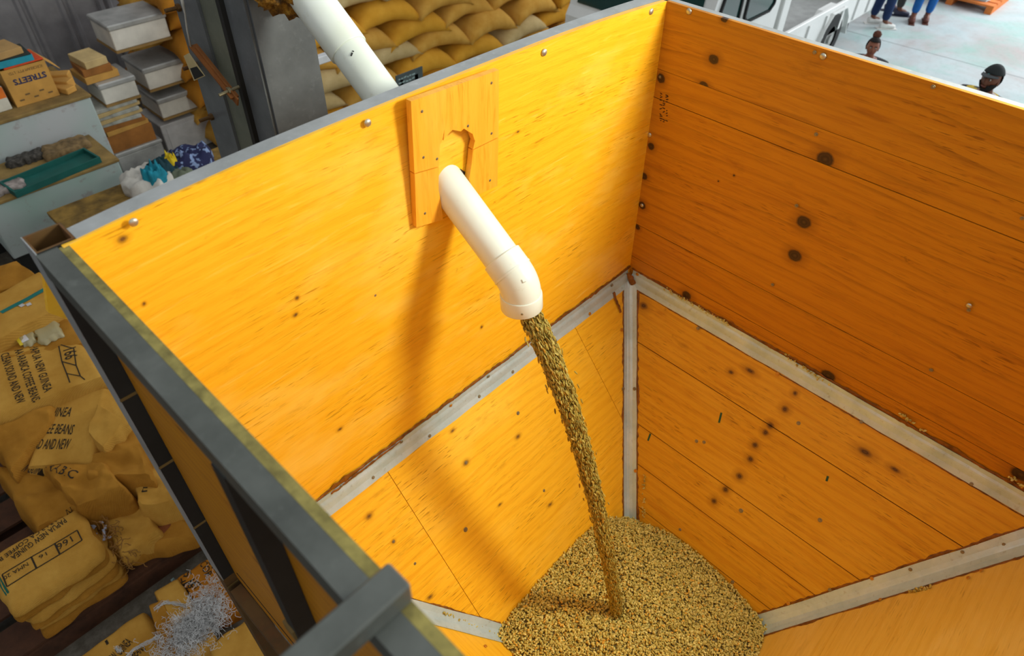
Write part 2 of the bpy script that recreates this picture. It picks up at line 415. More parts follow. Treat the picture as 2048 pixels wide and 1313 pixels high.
# hopper slopes
def slope(name, f0, f1, knots, seed, spec, nsheet=1, **kw):
    out = []
    n = (f1-f0).cross(APX-f0).normalized()
    if n.z < 0: n = -n
    return n
nSA = slope('', Db, Cb, (), 0, WS); nSB = slope('', Cb, Bb, (), 0, WS)
nSC = slope('', Bb, Wb, (), 0, WS); nSD = slope('', Wb, Db, (), 0, WS)
def tri_panels(name, f0, f1, n, cuts, knots, seed, spec, along=False, **kw):
    """a triangular slope f0-f1-APX cut into sheets; cuts: fractions along the fold (along=False: joints run down the
    slope) or heights (along=True: planks parallel to the fold)"""
    X = (f1-f0).normalized()
    Yd = n.cross(X).normalized()
    if Yd.z > 0: Yd = -Yd
    M0 = frame(f0, X, n); Mi = M0.inverted()
    A = Mi @ APX; Lf = (f1-f0).length
    sgn = 1 if A.y > 0 else -1
    res = []
    tri = [Vector((0,0)), Vector((Lf,0)), Vector((A.x,A.y))]
    def clip(poly, nx, ny, c):
        o = []
        for i in range(len(poly)):
            p, q = poly[i], poly[(i+1)%len(poly)]; dp = p.x*nx+p.y*ny-c; dq = q.x*nx+q.y*ny-c
            if dp >= 0: o.append(p)
            if (dp >= 0) != (dq >= 0): o.append(p+(q-p)*(dp/(dp-dq)))
        return o
    gap = .0018
    edges = [-9]+list(cuts)+[9]
    for i in range(len(edges)-1):
        pl = tri
        if along:
            pl = clip(pl, 0, sgn, edges[i]+gap); pl = clip(pl, 0, -sgn, -(edges[i+1]-gap))
        else:
            (sx, tx), = [(0,0)]
            def line(cut): return cut
            lo, hi = edges[i], edges[i+1]
            if lo != -9:
                p, q = lo; d = (q-p).normalized(); nx, ny = d.y, -d.x
                if nx < 0: nx, ny = -nx, -ny
                pl = clip(pl, nx, ny, p.x*nx+p.y*ny+gap*.6)
            if hi != 9:
                p, q = hi; d = (q-p).normalized(); nx, ny = d.y, -d.x
                if nx < 0: nx, ny = -nx, -ny
                pl = clip(pl, -nx, -ny, -(p.x*nx+p.y*ny)+gap*.6)
        if len(pl) < 3: continue
        g = MB(); k = len(pl); g.add([(p.x,p.y,0) for p in pl]+[(p.x,p.y,-.016) for p in pl],
            [tuple(range(k)), tuple(range(2*k-1,k-1,-1))]+[((j+1)%k, j, k+j, k+(j+1)%k) for j in range(k)])
        me = fix_normals(g.mesh(name)); kl = []
        for kn in knots:
            p = atp(kn[0], kn[1], f0, n); dep = (p-CAM).dot(_f); q = Mi @ p
            kl.append((q.x, q.y, kn[2]*dep/FPX)+tuple(kn[3:]))
        m = wood('wood_'+name+str(seed+i), spec['base'], spec['dark'], spec['light'], kl, seed+i, **kw)
        res.append(obj(name, me, m, binE, M0))
    return res, M0, Mi, sgn
def loc2(px, py, f0, n, Mi): q = Mi @ atp(px, py, f0, n); return Vector((q.x, q.y))
MiA = frame(Db, Cb-Db, nSA).inverted()
cA = [(loc2(776,945,Db,nSA,MiA), loc2(892,1127,Db,nSA,MiA)), (loc2(1168,690,Db,nSA,MiA), loc2(1250,850,Db,nSA,MiA))]
knSA = [(932,926,5,1.3),(738,1034,5,1.3),(787,1084,4),(1036,874,4,1.5),(905,862,3,2),(1000,1010,2.5,2),(1100,1010,3,2),(860,1195,4,1.8)]
sA, _, _, _ = tri_panels('slope_sheet', Db, Cb, nSA, cA, knSA, 30, WS, streak=1.35, blotch=.5, klight=2.2, soft=.3)
for px, py, r in ((931,1060,5),(1036,827,4),(932,926,3.5),(787,1084,3),(1088,982,3),(830,1128,3)):
    p = atp(px, py, Db, nSA); bolt(sA[1], p, nSA, r*((p-CAM).dot(_f))/FPX, 'hex', galvd)
MiB = frame(Cb, Bb-Cb, nSB).inverted()
hB = sorted(abs(loc2(px, py, Cb, nSB, MiB).y) for px, py in ((1300,700),(1400,936),(1400,1021),(1320,1048)))
knSB = [(1590,787,5),(1570,819,7),(1541,852,7),(1531,866,6),(1510,891,6.5),(1501,919,6.5),(1479,953,7),(1451,980,6.5),(1428,1003,6.5),(1287,612,7,1.3),(1462,745,4,1.5),(1500,742,5,2),
        (1730,905,7,2.0),(1790,940,5,2),(1890,840,5,2)]
sB, _, _, _ = tri_panels('slope_plank', Cb, Bb, nSB, hB, knSB, 40, dict(base=lin(214,156,28), dark=lin(190,124,12), light=lin(226,176,54)), along=True, streak=1.2, blotch=.3, klight=1.7, soft=.22, haloW=2.8, lines=.15)
for px, py, r in ((1597,847,4),(1482,1022,4.5),(1640,1041,4.5),(1393,883,3.5),(1408,885,3.5),(1465,1165,3.5),(1360,1060,3)):
    p = atp(px, py, Cb, nSB); bolt(sB[1], p, nSB, r*((p-CAM).dot(_f))/FPX, 'hex', galvd)
mk = plain('green_crayon', lin(40,80,50), .8); 
for a0, b0 in (((1443,826),(1438,846)),((1301,868),(1296,882)),((1656,953),(1653,963))):
    k = MB(); p = atp(*a0, Cb, nSB)+nSB*.0008; q = atp(*b0, Cb, nSB)+nSB*.0008; k.bar(p, q, .008, .001, up=nSB); obj('crayon_mark', k, mk, binE)
sC, _, _, _ = tri_panels('slope_sheet', Bb, Wb, nSC, [], (), 50, dict(base=lin(222,178,70), dark=lin(204,152,42), light=lin(232,196,104)), streak=.8, blotch=.6)
sD, _, _, _ = tri_panels('slope_sheet', Wb, Db, nSD, [], (), 51, WS, streak=.8, blotch=.5)

lin_ = plain('light_block_dark', lin(45,28,12), .9)  # dark sheets added under the slopes to block light through the joints
for f0, f1, n_ in ((Db,Cb,nSA),(Cb,Bb,nSB),(Bb,Wb,nSC),(Wb,Db,nSD)):
    g = MB(); g.prism([f0-n_*.019, f1-n_*.019, APX-n_*.019], n_, .004); obj('slope_light_block', fix_normals(g.mesh('slope_light_block')), lin_, binE)
# ---- folded metal flashing strips over every seam
fm = NT('galvanised_flashing'); _c = fm.coord()
_n = fm.noise(_c, 9, 5, .65); _n2 = fm.noise(_c, 60, 3, .6)
_col = fm.ramp(_n, [(.3, lin(176,200,204)), (.7, lin(204,226,232))]); _col = fm.mix(fm.maprange(_n2, .6, .75, 0, .3), _col, lin(120,110,80))
fm.bump(fm.noise(fm.coord((1,1,1)), 18, 3), .25, .01)
flash = fm.fin(_col, fm.maprange(_n, .3, .7, .46, .34), .38, .5)
def strip(p0, p1, tA, tB, nA_, nB_, wA, wB, seed, bowf=None, t0=0, t1=1, name='flashing_strip'):
    rnd = random.Random(seed); N = 40; g = MB(); vs = []; nb = (nA_+nB_).normalized()
    for i in range(N+1):
        t = t0+(t1-t0)*i/N; p = p0+(p1-p0)*t
        if bowf: p = p+bowf(p)
        wob = noise.noise(Vector((t*9, seed, 0)))*.0035; wo2 = noise.noise(Vector((t*13, seed+5, 0)))*.003
        off = .004+.0025*abs(noise.noise(Vector((t*17, seed*3, 1))))
        ed = noise.noise(Vector((t*6, seed*2, 4)))*.0025
        top = [p+tA*(wA+wob)+nA_*.0025, p+tA*(wA*.5)+nA_*off, p+tA*.006+nb*(.010+ed), p+nb*(.012+ed), p+tB*.006+nb*(.010+ed), p+tB*(wB*.5)+nB_*off, p+tB*(wB+wo2)+nB_*.0025]
        vs += top
    K = 7; fs = []
    for i in range(N):
        for k in range(K-1): fs.append((i*K+k, i*K+k+1, (i+1)*K+k+1, (i+1)*K+k))
    g.add(vs, fs); me = fix_normals(g.mesh(name, False))
    o = obj(name, me, flash, binE); md = o.modifiers.new('thick', 'SOLIDIFY'); md.thickness = .0016; md.offset = 0
    return o
seal = plain('brown_sealant', lin(128,76,10), .55, 0, .35, 30, .4, .4, 90)
def sealant(pts, nrm, wmin, wmax, seed, parent, h=.004):
    """irregular smeared bead of brown sealant along a polyline lying on a surface"""
    pts = [Vector(p) for p in pts]; nrm = Vector(nrm); N = 220; g = MB(); vs = []; Ls = [0]
    for i in range(len(pts)-1): Ls.append(Ls[-1]+(pts[i+1]-pts[i]).length)
    for i in range(N+1):
        s = Ls[-1]*i/N; k = max(j for j in range(len(pts)-1) if Ls[j] <= s+1e-9)
        p = pts[k]+(pts[k+1]-pts[k])*((s-Ls[k])/(Ls[k+1]-Ls[k])); d = (pts[k+1]-pts[k]).normalized(); sd = nrm.cross(d).normalized()
        a = .35+.95*noise.noise(Vector((s*9, seed, 0)))+.55*noise.noise(Vector((s*46, seed, 3))); b = .35+.95*noise.noise(Vector((s*11, seed, 9)))+.55*noise.noise(Vector((s*50, seed, 5)))
        wa = wmin*.3+(wmax*1.15-wmin)*max(0, a); wb = wmin*.3+(wmax*1.15-wmin)*max(0, b); e = 1 if 0 < i < N else .2
        hh = h*(.6+.5*noise.noise(Vector((s*60, seed, 7))))
        vs += [p+sd*wa*e, p+sd*wa*.6*e+nrm*hh, p-sd*wb*.6*e+nrm*hh, p-sd*wb*e]
    fs = [(i*4+k, i*4+k+1, (i+1)*4+k+1, (i+1)*4+k) for i in range(N) for k in range(3)]
    g.add(vs, fs); me = fix_normals(g.mesh('sealant', True)); return obj('sealant', me, seal, parent)
down = lambda f0, f1, n: ((lambda y: y if y.z < 0 else -y)(n.cross((f1-f0).normalized()).normalized()))
dA, dB, dC, dD = down(Db,Cb,nSA), down(Cb,Bb,nSB), down(Bb,Wb,nSC), down(Wb,Db,nSD)
upZ = Vector((0,0,1)); nWB = Vector((-1,0,0)); nWA = Vector((0,-1,0))
fA = strip(Db+Vector((.05,0,0)), Cb-Vector((.02,0,0)), upZ, dA, nWA, nSA, .038, .047, 1)
fB = strip(Cb+Vector((0,-.02,0)), Bb, upZ, dB, nWB, nSB, .034, .044, 2)
vAB = (APX-Cb).normalized(); vBC = (APX-Bb).normalized(); vAD = (APX-Db).normalized(); vCD = (APX-Wb).normalized()
def side(v, n, ref): s = n.cross(v).normalized(); return s if s.dot(ref-APX) > 0 else -s
midA, midB, midC, midD = (Db+Cb)/2, (Cb+Bb)/2, (Bb+Wb)/2, (Wb+Db)/2
fAB = strip(Cb+vAB*.02, APX, side(vAB,nSA,midA), side(vAB,nSB,midB), nSA, nSB, .036, .040, 3)
fBC = strip(Bb, APX, side(vBC,nSB,midB), side(vBC,nSC,midC), nSB, nSC, .052, .05, 4)
fAD = strip(Db, APX, side(vAD,nSA,midA), side(vAD,nSD,midD), nSA, nSD, .044, .044, 5)
fCD = strip(Wb, APX, side(vCD,nSC,midC), side(vCD,nSD,midD), nSC, nSD, .044, .044, 6)
# sealant along the strips' edges
sealant([Db+upZ*.045+nWA*.001+Vector((.1,0,0)), Cb+upZ*.045+nWA*.001], nWA, .006, .020, 1, fA)
sealant([Cb+upZ*.040+nWB*.001-Vector((0,.01,0)), Bb+upZ*.040+nWB*.001], nWB, .006, .017, 2, fB)
sealant([Cb+dB*.048-Vector((0,.04,0)), Bb+dB*.048], nSB, .001, .005, 3, fB)
sA1 = side(vAB,nSA,midA); sB1 = side(vAB,nSB,midB)
sealant([Cb+vAB*.05+sA1*.038, Cb+vAB*1.2+sA1*.038], nSA, .003, .012, 4, fAB)
sealant([Cb+vAB*.05+sB1*.043, Cb+vAB*1.2+sB1*.043], nSB, .003, .012, 5, fAB)
sB2 = side(vBC,nSB,midB); sC2 = side(vBC,nSC,midC)
sealant([Bb+sB2*.055, Bb+vBC*1.3+sB2*.055], nSB, .004, .012, 6, fBC)
sealant([Bb+sC2*.053, Bb+vBC*1.3+sC2*.053], nSC, .004, .012, 7, fBC)
sA3 = side(vAD,nSA,midA); sD3 = side(vAD,nSD,midD)
sealant([Db+vAD*.3+sA3*.046, Db+vAD*1.1+sA3*.046], nSA, .001, .006, 8, fAD)
sealant([Cb+upZ*.03-Vector((.03,.012,0)), Cb-Vector((.02,.045,.02))], (nWA+nWB).normalized(), .012, .03, 9, fA, .012)
sealant([atp(1225,585,Db,nSA)+nSA*.006, atp(1240,625,Db,nSA)+nSA*.006], nSA, .006, .02, 10, fAB)
sealant([Db+upZ*.03+Vector((.33,-.004,.0)), Db+upZ*.035+Vector((.62,-.004,0))], nWA, .004, .014, 11, fA)
for (px, py, sf, par) in ((681,971,'wA',fA),(745,955,'sA',fA),(801,883,'wA',fA),(858,872,'sA',fA),(900,810,'wA',fA),(975,752,'wA',fA),(957,793,'sA',fA),(1024,744,'sA',fA),(1178,628,'sA',fA),(1063,692,'wA',fA),(651,1030,'sA',fA),(1222,570,'wA',fA),
                         (1397,657,'sB',fB),(1556,748,'sB',fB),(1723,844,'sB',fB),(1943,968,'sB',fB),(1276,548,'wB',fB),
                         (1242,660,'sA',fAB),(1245,778,'sA',fAB),(1272,942,'sB',fAB),(1250,1043,'sA',fAB),(1277,1043,'sB',fAB),(1270,778,'sB',fAB),
                         (1577,1207,'sB',fBC),(1660,1180,'sB',fBC),(1744,1157,'sB',fBC),(1821,1139,'sB',fBC),(1925,1104,'sB',fBC),(2008,1089,'sB',fBC),(1762,1202,'sC',fBC),(1938,1158,'sC',fBC),(1964,1144,'sC',fBC),
                         (894,1246,'sA',fAD),(991,1270,'sA',fAD),(970,1295,'sD',fAD)):
    p0, n = {'wA': (Db, nWA), 'sA': (Db, nSA), 'wB': (Cb, nWB), 'sB': (Cb, nSB), 'sC': (Bb, nSC), 'sD': (Db, nSD)}[sf]
    p = atp(px, py, p0, n)+n*.005; bolt(par, p, n, 3.6*((p-CAM).dot(_f))/FPX, 'hex', brass if (px+py) % 3 == 0 else galvd)

# ---- cover plate with the pipe slot: two boards
yp = .014
def pp(px, py, dy=0): return at(px, py, y=yp+dy)
nP = Vector((0,-1,0)); cover = dict(base=lin(240,170,44), dark=lin(222,142,18), light=lin(248,192,80))
def cover_board(poly, seed):
    pts = [pp(*q) for q in poly]; M = frame(pts[0], Vector((0,0,1)), nP); Mi = M.inverted()
    g = MB(); q = [Mi @ p for p in pts]
    ar = sum(q[i].x*q[(i+1)%len(q)].y-q[(i+1)%len(q)].x*q[i].y for i in range(len(q)))
    if ar < 0: q = q[::-1]
    k = len(q)
    g.add([(v.x,v.y,.0) for v in q]+[(v.x,v.y,-.019) for v in q], [tuple(range(k)), tuple(range(2*k-1,k-1,-1))]+[((j+1)%k, j, k+j, k+(j+1)%k) for j in range(k)])
    return obj('cover_board', g, wood('wood_cover%d' % seed, **cover, seed=seed, streak=.7, blotch=.5), binE, M)
b1 = cover_board([(822,203),(998,140),(997,274),(946,299),(950,282),(945,268),(935,262),(928,257),(922,263),(905,260),(893,272),(887,281),(889,259),(885,280),(880,290),(878,333),(829,347)], 60)
b2 = cover_board([(829.5,349),(878,335),(877,380),(882,404),(886,440),(833,455)], 61)
b3 = cover_board([(946,301),(997,276),(995,372),(957,389),(946,378),(938,360),(943,330)], 62)
for px, py, b in ((844,223,b1),(983,166,b1),(983,267,b1),(847,315,b1),(850,427,b2),(980,361,b3),(936,252,b1),(874,318,b1)):
    bolt(b, pp(px,py), nP, .0042, 'hex', galvd)
dk = MB(); dk.prism([at(q[0],q[1],y=.0335) for q in ((893,352),(905,340),(921,338),(933,346),(942,362),(941,392),(900,440),(887,440),(884,400))], nP, .0008)  # dark patch stands for the shaded hole round the pipe; ply is uncut
obj('pipe_hole_shade', dk, plain('painted_hole_shade', lin(40,24,8), .95), binE)

# ---- steel frame
def steel_mat(name, a, b, rough=.45, metal=.35, rust=0.0):
    t = NT(name); c = t.coord(); n = t.noise(c, 6, 5, .65); n2 = t.noise(c, 35, 4, .6)
    col = t.ramp(n, [(.32, a), (.68, b)]); col = t.mix(t.maprange(n2, .58, .75, 0, .25), col, tuple(min(1, x*1.7) for x in b[:3])+(1,))
    if rust: col = t.mix(t.maprange(t.noise(c, 13, 5, .7), .5, .62, 0, rust), col, lin(110,62,18))
    t.bump(n2, .05, .005); return t.fin(col, rough, metal, .5)
stl = steel_mat('grey_painted_steel', lin(138,142,142), lin(164,168,170), .42, .2)
std = steel_mat('shaded_grey_steel', lin(60,64,60), lin(88,92,88), .42, .15)  # the grey steel again, darkened in colour for the unlit rim
stb = steel_mat('shaded_black_steel', lin(26,26,24), lin(38,38,36), .55, .1)  # black paint, with the bin's shade on the posts put into it
rus = steel_mat('rusty_and_lit_steel', lin(78,54,22), lin(104,74,30), .7, .1, .4)  # rust; on the lower leg this brown stands for light
def rimbar(fn, w, h, mat, name, N=24):
    g = MB(); vs = []
    for i in range(N+1):
        a, b = fn(i/N)          # inner and outer plan points
        vs += [Vector((a.x,a.y,ZR)), Vector((b.x,b.y,ZR)), Vector((b.x,b.y,ZR-h)), Vector((a.x,a.y,ZR-h))]
    fs = [(i*4+k, i*4+(k+1)%4, (i+1)*4+(k+1)%4, (i+1)*4+k) for i in range(N) for k in range(4)]+[(0,1,2,3), tuple(N*4+k for k in (3,2,1,0))]
    g.add(vs, fs); return obj(name, fix_normals(g.mesh(name)), mat, binE)
rimbar(lambda t: (Vector((-1.897+1.957*t, .019+bowA(Vector((-1.897+1.897*t,0,ZR))), 0)), Vector((-1.897+1.957*t, .064+bowA(Vector((-1.897+1.897*t,0,ZR))), 0))), .045, .06, stl, 'rim_tube')
rimbar(lambda t: (Vector((.0135, .0-1.9*t, 0)), Vector((.038, .03-1.93*t, 0))), .048, .06, stl, 'rim_tube')
rimbar(lambda t: (Vector((-1.931, .022-1.93*t, 0)), Vector((-1.968, .022-1.93*t, 0))), .037, .05, std, 'rim_tube')
rimbar(lambda t: (Vector((-1.95+2.02*t, -1.85, 0)), Vector((-1.95+2.02*t, -1.90, 0))), .05, .06, std, 'rim_tube')
def hollow_post(x0, x1, y0, y1, z0, z1, th, mats, name='corner_post'):
    g = MB()
    for lo, hi in (((x0,y0,z0),(x0+th,y1,z1)),((x1-th,y0,z0),(x1,y1,z1)),((x0+th,y0,z0),(x1-th,y0+th,z1)),((x0+th,y1-th,z0),(x1-th,y1,z1))): g.box(lo, hi)
    return obj(name, g, mats, binE)
hollow_post(-1.967,-1.897,.023,.093,1.75,ZR+.002,.004, stb)
cp = MB()                # rusty open end of the post
for lo, hi in (((-1.9665,.0235,ZR-.16),(-1.962,.0925,ZR+.0025)),((-1.902,.0235,ZR-.16),(-1.8975,.0925,ZR+.0025)),((-1.962,.0235,ZR-.16),(-1.902,.028,ZR+.0025)),((-1.962,.088,ZR-.16),(-1.902,.0925,ZR+.0025)),((-1.962,.028,ZR-.16),(-1.902,.088,ZR-.15))): cp.box(lo, hi)
obj('post_mouth', cp, rus, binE)
ed = MB(); ed.box((-1.9675,.0225,1.75),(-1.9655,.0935,ZR+.0026)); obj('post_face', ed, stl, binE)  # lighter plate on the post side outside the painted shade
hollow_post(-1.967,-1.897,.023,.093,0,1.75,.004, rus, 'lit_lower_leg')  # brown puts the light on the post's lower part into its colour
for x0 in (.01,): hollow_post(.03,.10,.03,.10,0,ZR-.07,.004, std)
hollow_post(.03,.10,-1.92,-1.85,0,ZR-.07,.004, std); hollow_post(-1.967,-1.897,-1.96,-1.91,0,ZR-.06,.004, std)
mp = MB(); mp.box((-1.97,-.602,1.6),(-1.931,-.565,ZR-.05)); obj('middle_post', mp, stb, binE)
mp = MB(); mp.box((-1.97,-1.30,1.6),(-1.931,-1.26,ZR-.05)); obj('middle_post', mp, stb, binE)
tb = MB(); tb.box((-2.42,-.945,ZR+.001),(-1.912,-.905,ZR+.041), bev=.003); obj('tie_bar', tb, std, binE)
eg = MB(); eg.box((-1.9305,-1.84,ZR-.0038),(-1.9135,.018,ZR-.001)); obj('dusty_edge', eg, plain('dusty_ply_edge', lin(132,122,66), .9, 0, .3, 30), binE)
# weld cleats on the corner post
clm = plain('weld_cleat', lin(120,96,50), .7)
for z in (3.0-.404, 3.0-.945, 3.0-1.3, 3.0-.66):
    k = MB(); k.box((-1.967,.0215,z-.004),(-1.93,.0231,z+.004)); obj('cleat', k, clm, binE)
k = MB(); k.box((-1.975,-.59,ZR-.62),(-1.969,-.555,ZR-.585)); obj('cleat', k, clm, binE)
bt = MB(); bt.bar((-1.95,.058,ZF-.06),(.07,.058,ZF-.06),.05,.06); obj('waist_beam', bt, std, binE)
bt = MB(); bt.bar((.07,.05,ZF-.06),(.07,-1.9,ZF-.06),.05,.06); obj('waist_beam', bt, std, binE)
bt = MB(); bt.bar((-1.95,-.0,ZF-.14),(-1.95,-1.9,ZF-.14),.036,.06); obj('waist_beam', bt, rus, binE)
bt = MB(); bt.bar((-1.95,-1.88,ZF-.06),(.07,-1.88,ZF-.06),.05,.06); obj('waist_beam', bt, std, binE)
# ---------------------------------------------------------------- PVC delivery pipe
pvc = NT('white_pvc'); _c = pvc.coord()
pvcm = pvc.fin(pvc.mix(pvc.maprange(pvc.noise(_c, 22, 5, .7), .6, .72, 0, .25), pvc.ramp(pvc.noise(_c, 5, 3), [(.3, lin(216,222,204)), (.7, lin(226,234,226))]), lin(170,160,110)), .32, 0, .5)
PH = at(902, 378, y=.03); PD = Vector((.012,-.823,-.568)).normalized()
pipE = thing('delivery_pipe', 'white plastic pipe with an elbow end passing through the slot board into the bin', 'pipe', tuple(PH))
def hollow(path, ro, ri, seg=36):
    g = MB(); n = len(path); pts = [Vector(p) for p in path]; prev = None; vs = []
    for i, p in enumerate(pts):
        t = (pts[min(i+1,n-1)]-pts[max(i-1,0)]).normalized()
        if prev is None: prev = t.cross(Vector((0,0,1))).normalized()
        e1 = (prev-t*prev.dot(t)).normalized(); e2 = t.cross(e1); prev = e1
        for r in ((ro[i] if hasattr(ro,'__len__') else ro), (ri[i] if hasattr(ri,'__len__') else ri)):
            vs += [p+(e1*math.cos(2*PI*k/seg)+e2*math.sin(2*PI*k/seg))*r for k in range(seg)]
    fs = []
    for i in range(n-1):
        a = i*2*seg; b = (i+1)*2*seg
        for k in range(seg):
            k2 = (k+1)%seg; fs.append((a+k, a+k2, b+k2, b+k)); fs.append((a+seg+k2, a+seg+k, b+seg+k, b+seg+k2))
    for a, fl_ in ((0, 1), ((n-1)*2*seg, 0)):
        for k in range(seg):
            k2 = (k+1)%seg; q = (a+k, a+seg+k, a+seg+k2, a+k2); fs.append(q if fl_ else q[::-1])
    g.add(vs, fs); return fix_normals(g.mesh('pipe', False))
def smooth_by_angle(me, ang=.6):
    me.polygons.foreach_set('use_smooth', [True]*len(me.polygons)); me.set_sharp_from_angle(angle=ang); return me
RP = .0545
obj('pipe_run', smooth_by_angle(hollow([PH-PD*.56, PH, PH+PD*.27], RP, .050)), pvcm, pipE)
obj('coupling', smooth_by_angle(hollow([PH-PD*.78, PH-PD*.50, PH-PD*.497], [.0595,.0595,.0575], .0545)), pvcm, pipE)
# elbow: socket, bend of 45 degrees, socket
e0 = PH+PD*.246; e1 = PH+PD*.300
D2 = Vector((.0,-.10,-.995)).normalized()
ang = PD.angle(D2); axis = PD.cross(D2).normalized(); br = .085
cen = e1 + axis.cross(PD)*br
bend = [cen + Matrix.Rotation(ang*k/10, 3, axis) @ (e1-cen) for k in range(11)]
e2 = bend[-1]; e3 = e2 + D2*.047
path = [e0, e0+PD*.002, e1-PD*.001] + bend + [e2+D2*.001]
ro = [.0585,.0605,.0605]+[.0598]*11+[.0598]
eo = obj('elbow', smooth_by_angle(hollow(path, ro, .052)), pvcm, pipE)
obj('socket_ring', smooth_by_angle(hollow([e2-D2*.003, e2+D2*.001, e3-D2*.002, e3], [.0622,.0632,.0632,.0622], .0545)), pvcm, eo)
obj('socket_ring', smooth_by_angle(hollow([e1-PD*.004, e1+PD*.002], .0618, .058)), pvcm, eo)
lm = MB()      # moulded L mark on the elbow
mk0 = bend[3]; mn = (CAM-mk0); mn = (mn-(bend[4]-bend[2]).normalized()*mn.dot((bend[4]-bend[2]).normalized())).normalized()
mt = (bend[4]-bend[2]).normalized(); ms = mn.cross(mt)
c0 = mk0+mn*.0598+ms*.012
lm.bar(c0, c0+mt*.010, .0015, .0018, up=mn); lm.bar(c0+mt*.010, c0+mt*.010+ms*.008, .0015, .0018, up=mn)
obj('moulded_mark', lm, plain('pvc_shade', lin(205,203,185), .4), eo)
bolt(eo, e2+D2*.026+(CAM-e2).cross(D2).cross(D2).normalized()*-.0632, (CAM-e2).cross(D2).cross(D2).normalized()*-1, .0035, 'hex', galvd)
ink = plain('black_ink', lin(40,42,40), .8)
sc = MB(); q = atd(693,96,1.93-.06); q2 = atd(698,86,1.93-.06)
for a_, b_ in (((690,101),(697,91)),((700,88),(702,85))):
    A_ = atd(*a_, 1.88); B_ = atd(*b_, 1.88)
    def onp_(p):
        k = PH+PD*((p-PH).dot(PD)); return k+(p-k).normalized()*(RP+.0004)
    sc.bar(onp_(A_), onp_(B_), .005, .0012, up=(CAM-A_))
obj('ink_scribble', sc, ink, pipE)

# ---------------------------------------------------------------- coffee beans: pile and falling stream
bt_ = NT('green_coffee_bean'); at_ = bt_.n('ShaderNodeAttribute', attribute_name='tint')
beanm = bt_.fin(at_.outputs['Color'], .6, 0, .35)
def bean_proto():
    nu, nv = 8, 4; vs = []; fs = []
    vs.append((1,0,0))
    for i in range(1, nv):
        th = PI*i/nv
        for k in range(nu):
            ph = 2*PI*k/nu; x_ = math.cos(th); y_ = math.sin(th)*math.cos(ph); z_ = math.sin(th)*math.sin(ph)
            if z_ < 0: z_ *= .35
            if abs(y_) < .3 and z_ <= 0: z_ += .14
            vs.append((x_, y_*.74, z_*.62))
    vs.append((-1,0,0)); e = len(vs)-1
    for k in range(nu): fs.append((0, 1+k, 1+(k+1)%nu))
    for i in range(nv-2):
        for k in range(nu): a = 1+i*nu+k; b = 1+i*nu+(k+1)%nu; fs.append((a, a+nu, b+nu)); fs.append((a, b+nu, b))
    for k in range(nu): a = 1+(nv-2)*nu; fs.append((e, a+(k+1)%nu, a+k))
    return np.array(vs, np.float32), np.array(fs, np.int32)
BV, BF = bean_proto()
def rand_rot(rng, n):
    q = rng.normal(size=(n,4)); q /= np.linalg.norm(q, axis=1)[:,None]; w_,x_,y_,z_ = q.T
    return np.stack([np.stack([1-2*(y_*y_+z_*z_),2*(x_*y_-z_*w_),2*(x_*z_+y_*w_)],-1),np.stack([2*(x_*y_+z_*w_),1-2*(x_*x_+z_*z_),2*(y_*z_-x_*w_)],-1),np.stack([2*(x_*z_-y_*w_),2*(y_*z_+x_*w_),1-2*(x_*x_+y_*y_)],-1)],1)
def bean_mesh(name, pos, R, size, tint, extra=None):
    n = len(pos); V = (BV[None]*size[:,None,:]) @ np.transpose(R,(0,2,1)) + pos[:,None,:]
    Fc = BF[None]+(np.arange(n)*len(BV))[:,None,None]
    V = V.reshape(-1,3); Fc = Fc.reshape(-1,3); T = np.repeat(tint, len(BV), 0)
    if extra is not None:
        ev, ef, et = extra; Fc = np.concatenate([Fc, ef+len(V)]); V = np.concatenate([V, ev]); T = np.concatenate([T, et])
    me = bpy.data.meshes.new(name); me.vertices.add(len(V)); me.vertices.foreach_set('co', V.astype(np.float32).ravel())
    me.loops.add(len(Fc)*3); me.loops.foreach_set('vertex_index', Fc.astype(np.int32).ravel())
    me.polygons.add(len(Fc)); me.polygons.foreach_set('loop_start', np.arange(len(Fc), dtype=np.int32)*3); me.polygons.foreach_set('loop_total', np.full(len(Fc),3,np.int32))
    me.polygons.foreach_set('use_smooth', np.ones(len(Fc), bool))
    ca = me.color_attributes.new('tint', 'FLOAT_COLOR', 'POINT'); ca.data.foreach_set('color', np.concatenate([T, np.ones((len(T),1))],1).astype(np.float32).ravel())
    me.update(calc_edges=True); me.validate(); me.materials.append(beanm); return me
def tints(rng, n):
    base = np.array([lin(206,188,98)[:3], lin(194,174,84)[:3], lin(220,202,116)[:3], lin(182,162,74)[:3], lin(220,170,62)[:3], lin(164,142,64)[:3]])
    return base[rng.choice(6, n, p=[.3,.25,.2,.13,.06,.06])]*rng.uniform(.85,1.1,(n,1))
rng = np.random.default_rng(4)
PC = np.array([-.93,-.79])
def pile_z(x_, y_):
    r = np.hypot(x_-PC[0], y_-PC[1]); z_ = 1.125-.36*r*r - .05*np.exp(-(((x_+.44)**2+(y_+.55)**2)/.13**2))
    return z_ - .03*np.exp(-((r/.06)**2)) + .012*np.sin(x_*9+1)*np.sin(y_*8)      # small crater where the stream lands
def inside(x_, y_, z_):
    ok = np.ones(len(x_), bool); P_ = np.stack([x_,y_,z_],1)
    for p0, n_ in ((Cb,nSA),(Cb,nSB),(Bb,nSC),(Wb,nSD)): ok &= ((P_-np.array(p0))@np.array(n_)) > .004
    return ok
N = 56000; x_ = rng.uniform(-1.75,-.3,N); y_ = rng.uniform(-1.45,-.35,N); z_ = pile_z(x_,y_)+rng.uniform(-.011,.004,N)
k_ = inside(x_,y_,z_); x_,y_,z_ = x_[k_],y_[k_],z_[k_]
vis = (y_ > -1.36)
pos = np.stack([x_,y_,z_],1)[vis]; n = len(pos)
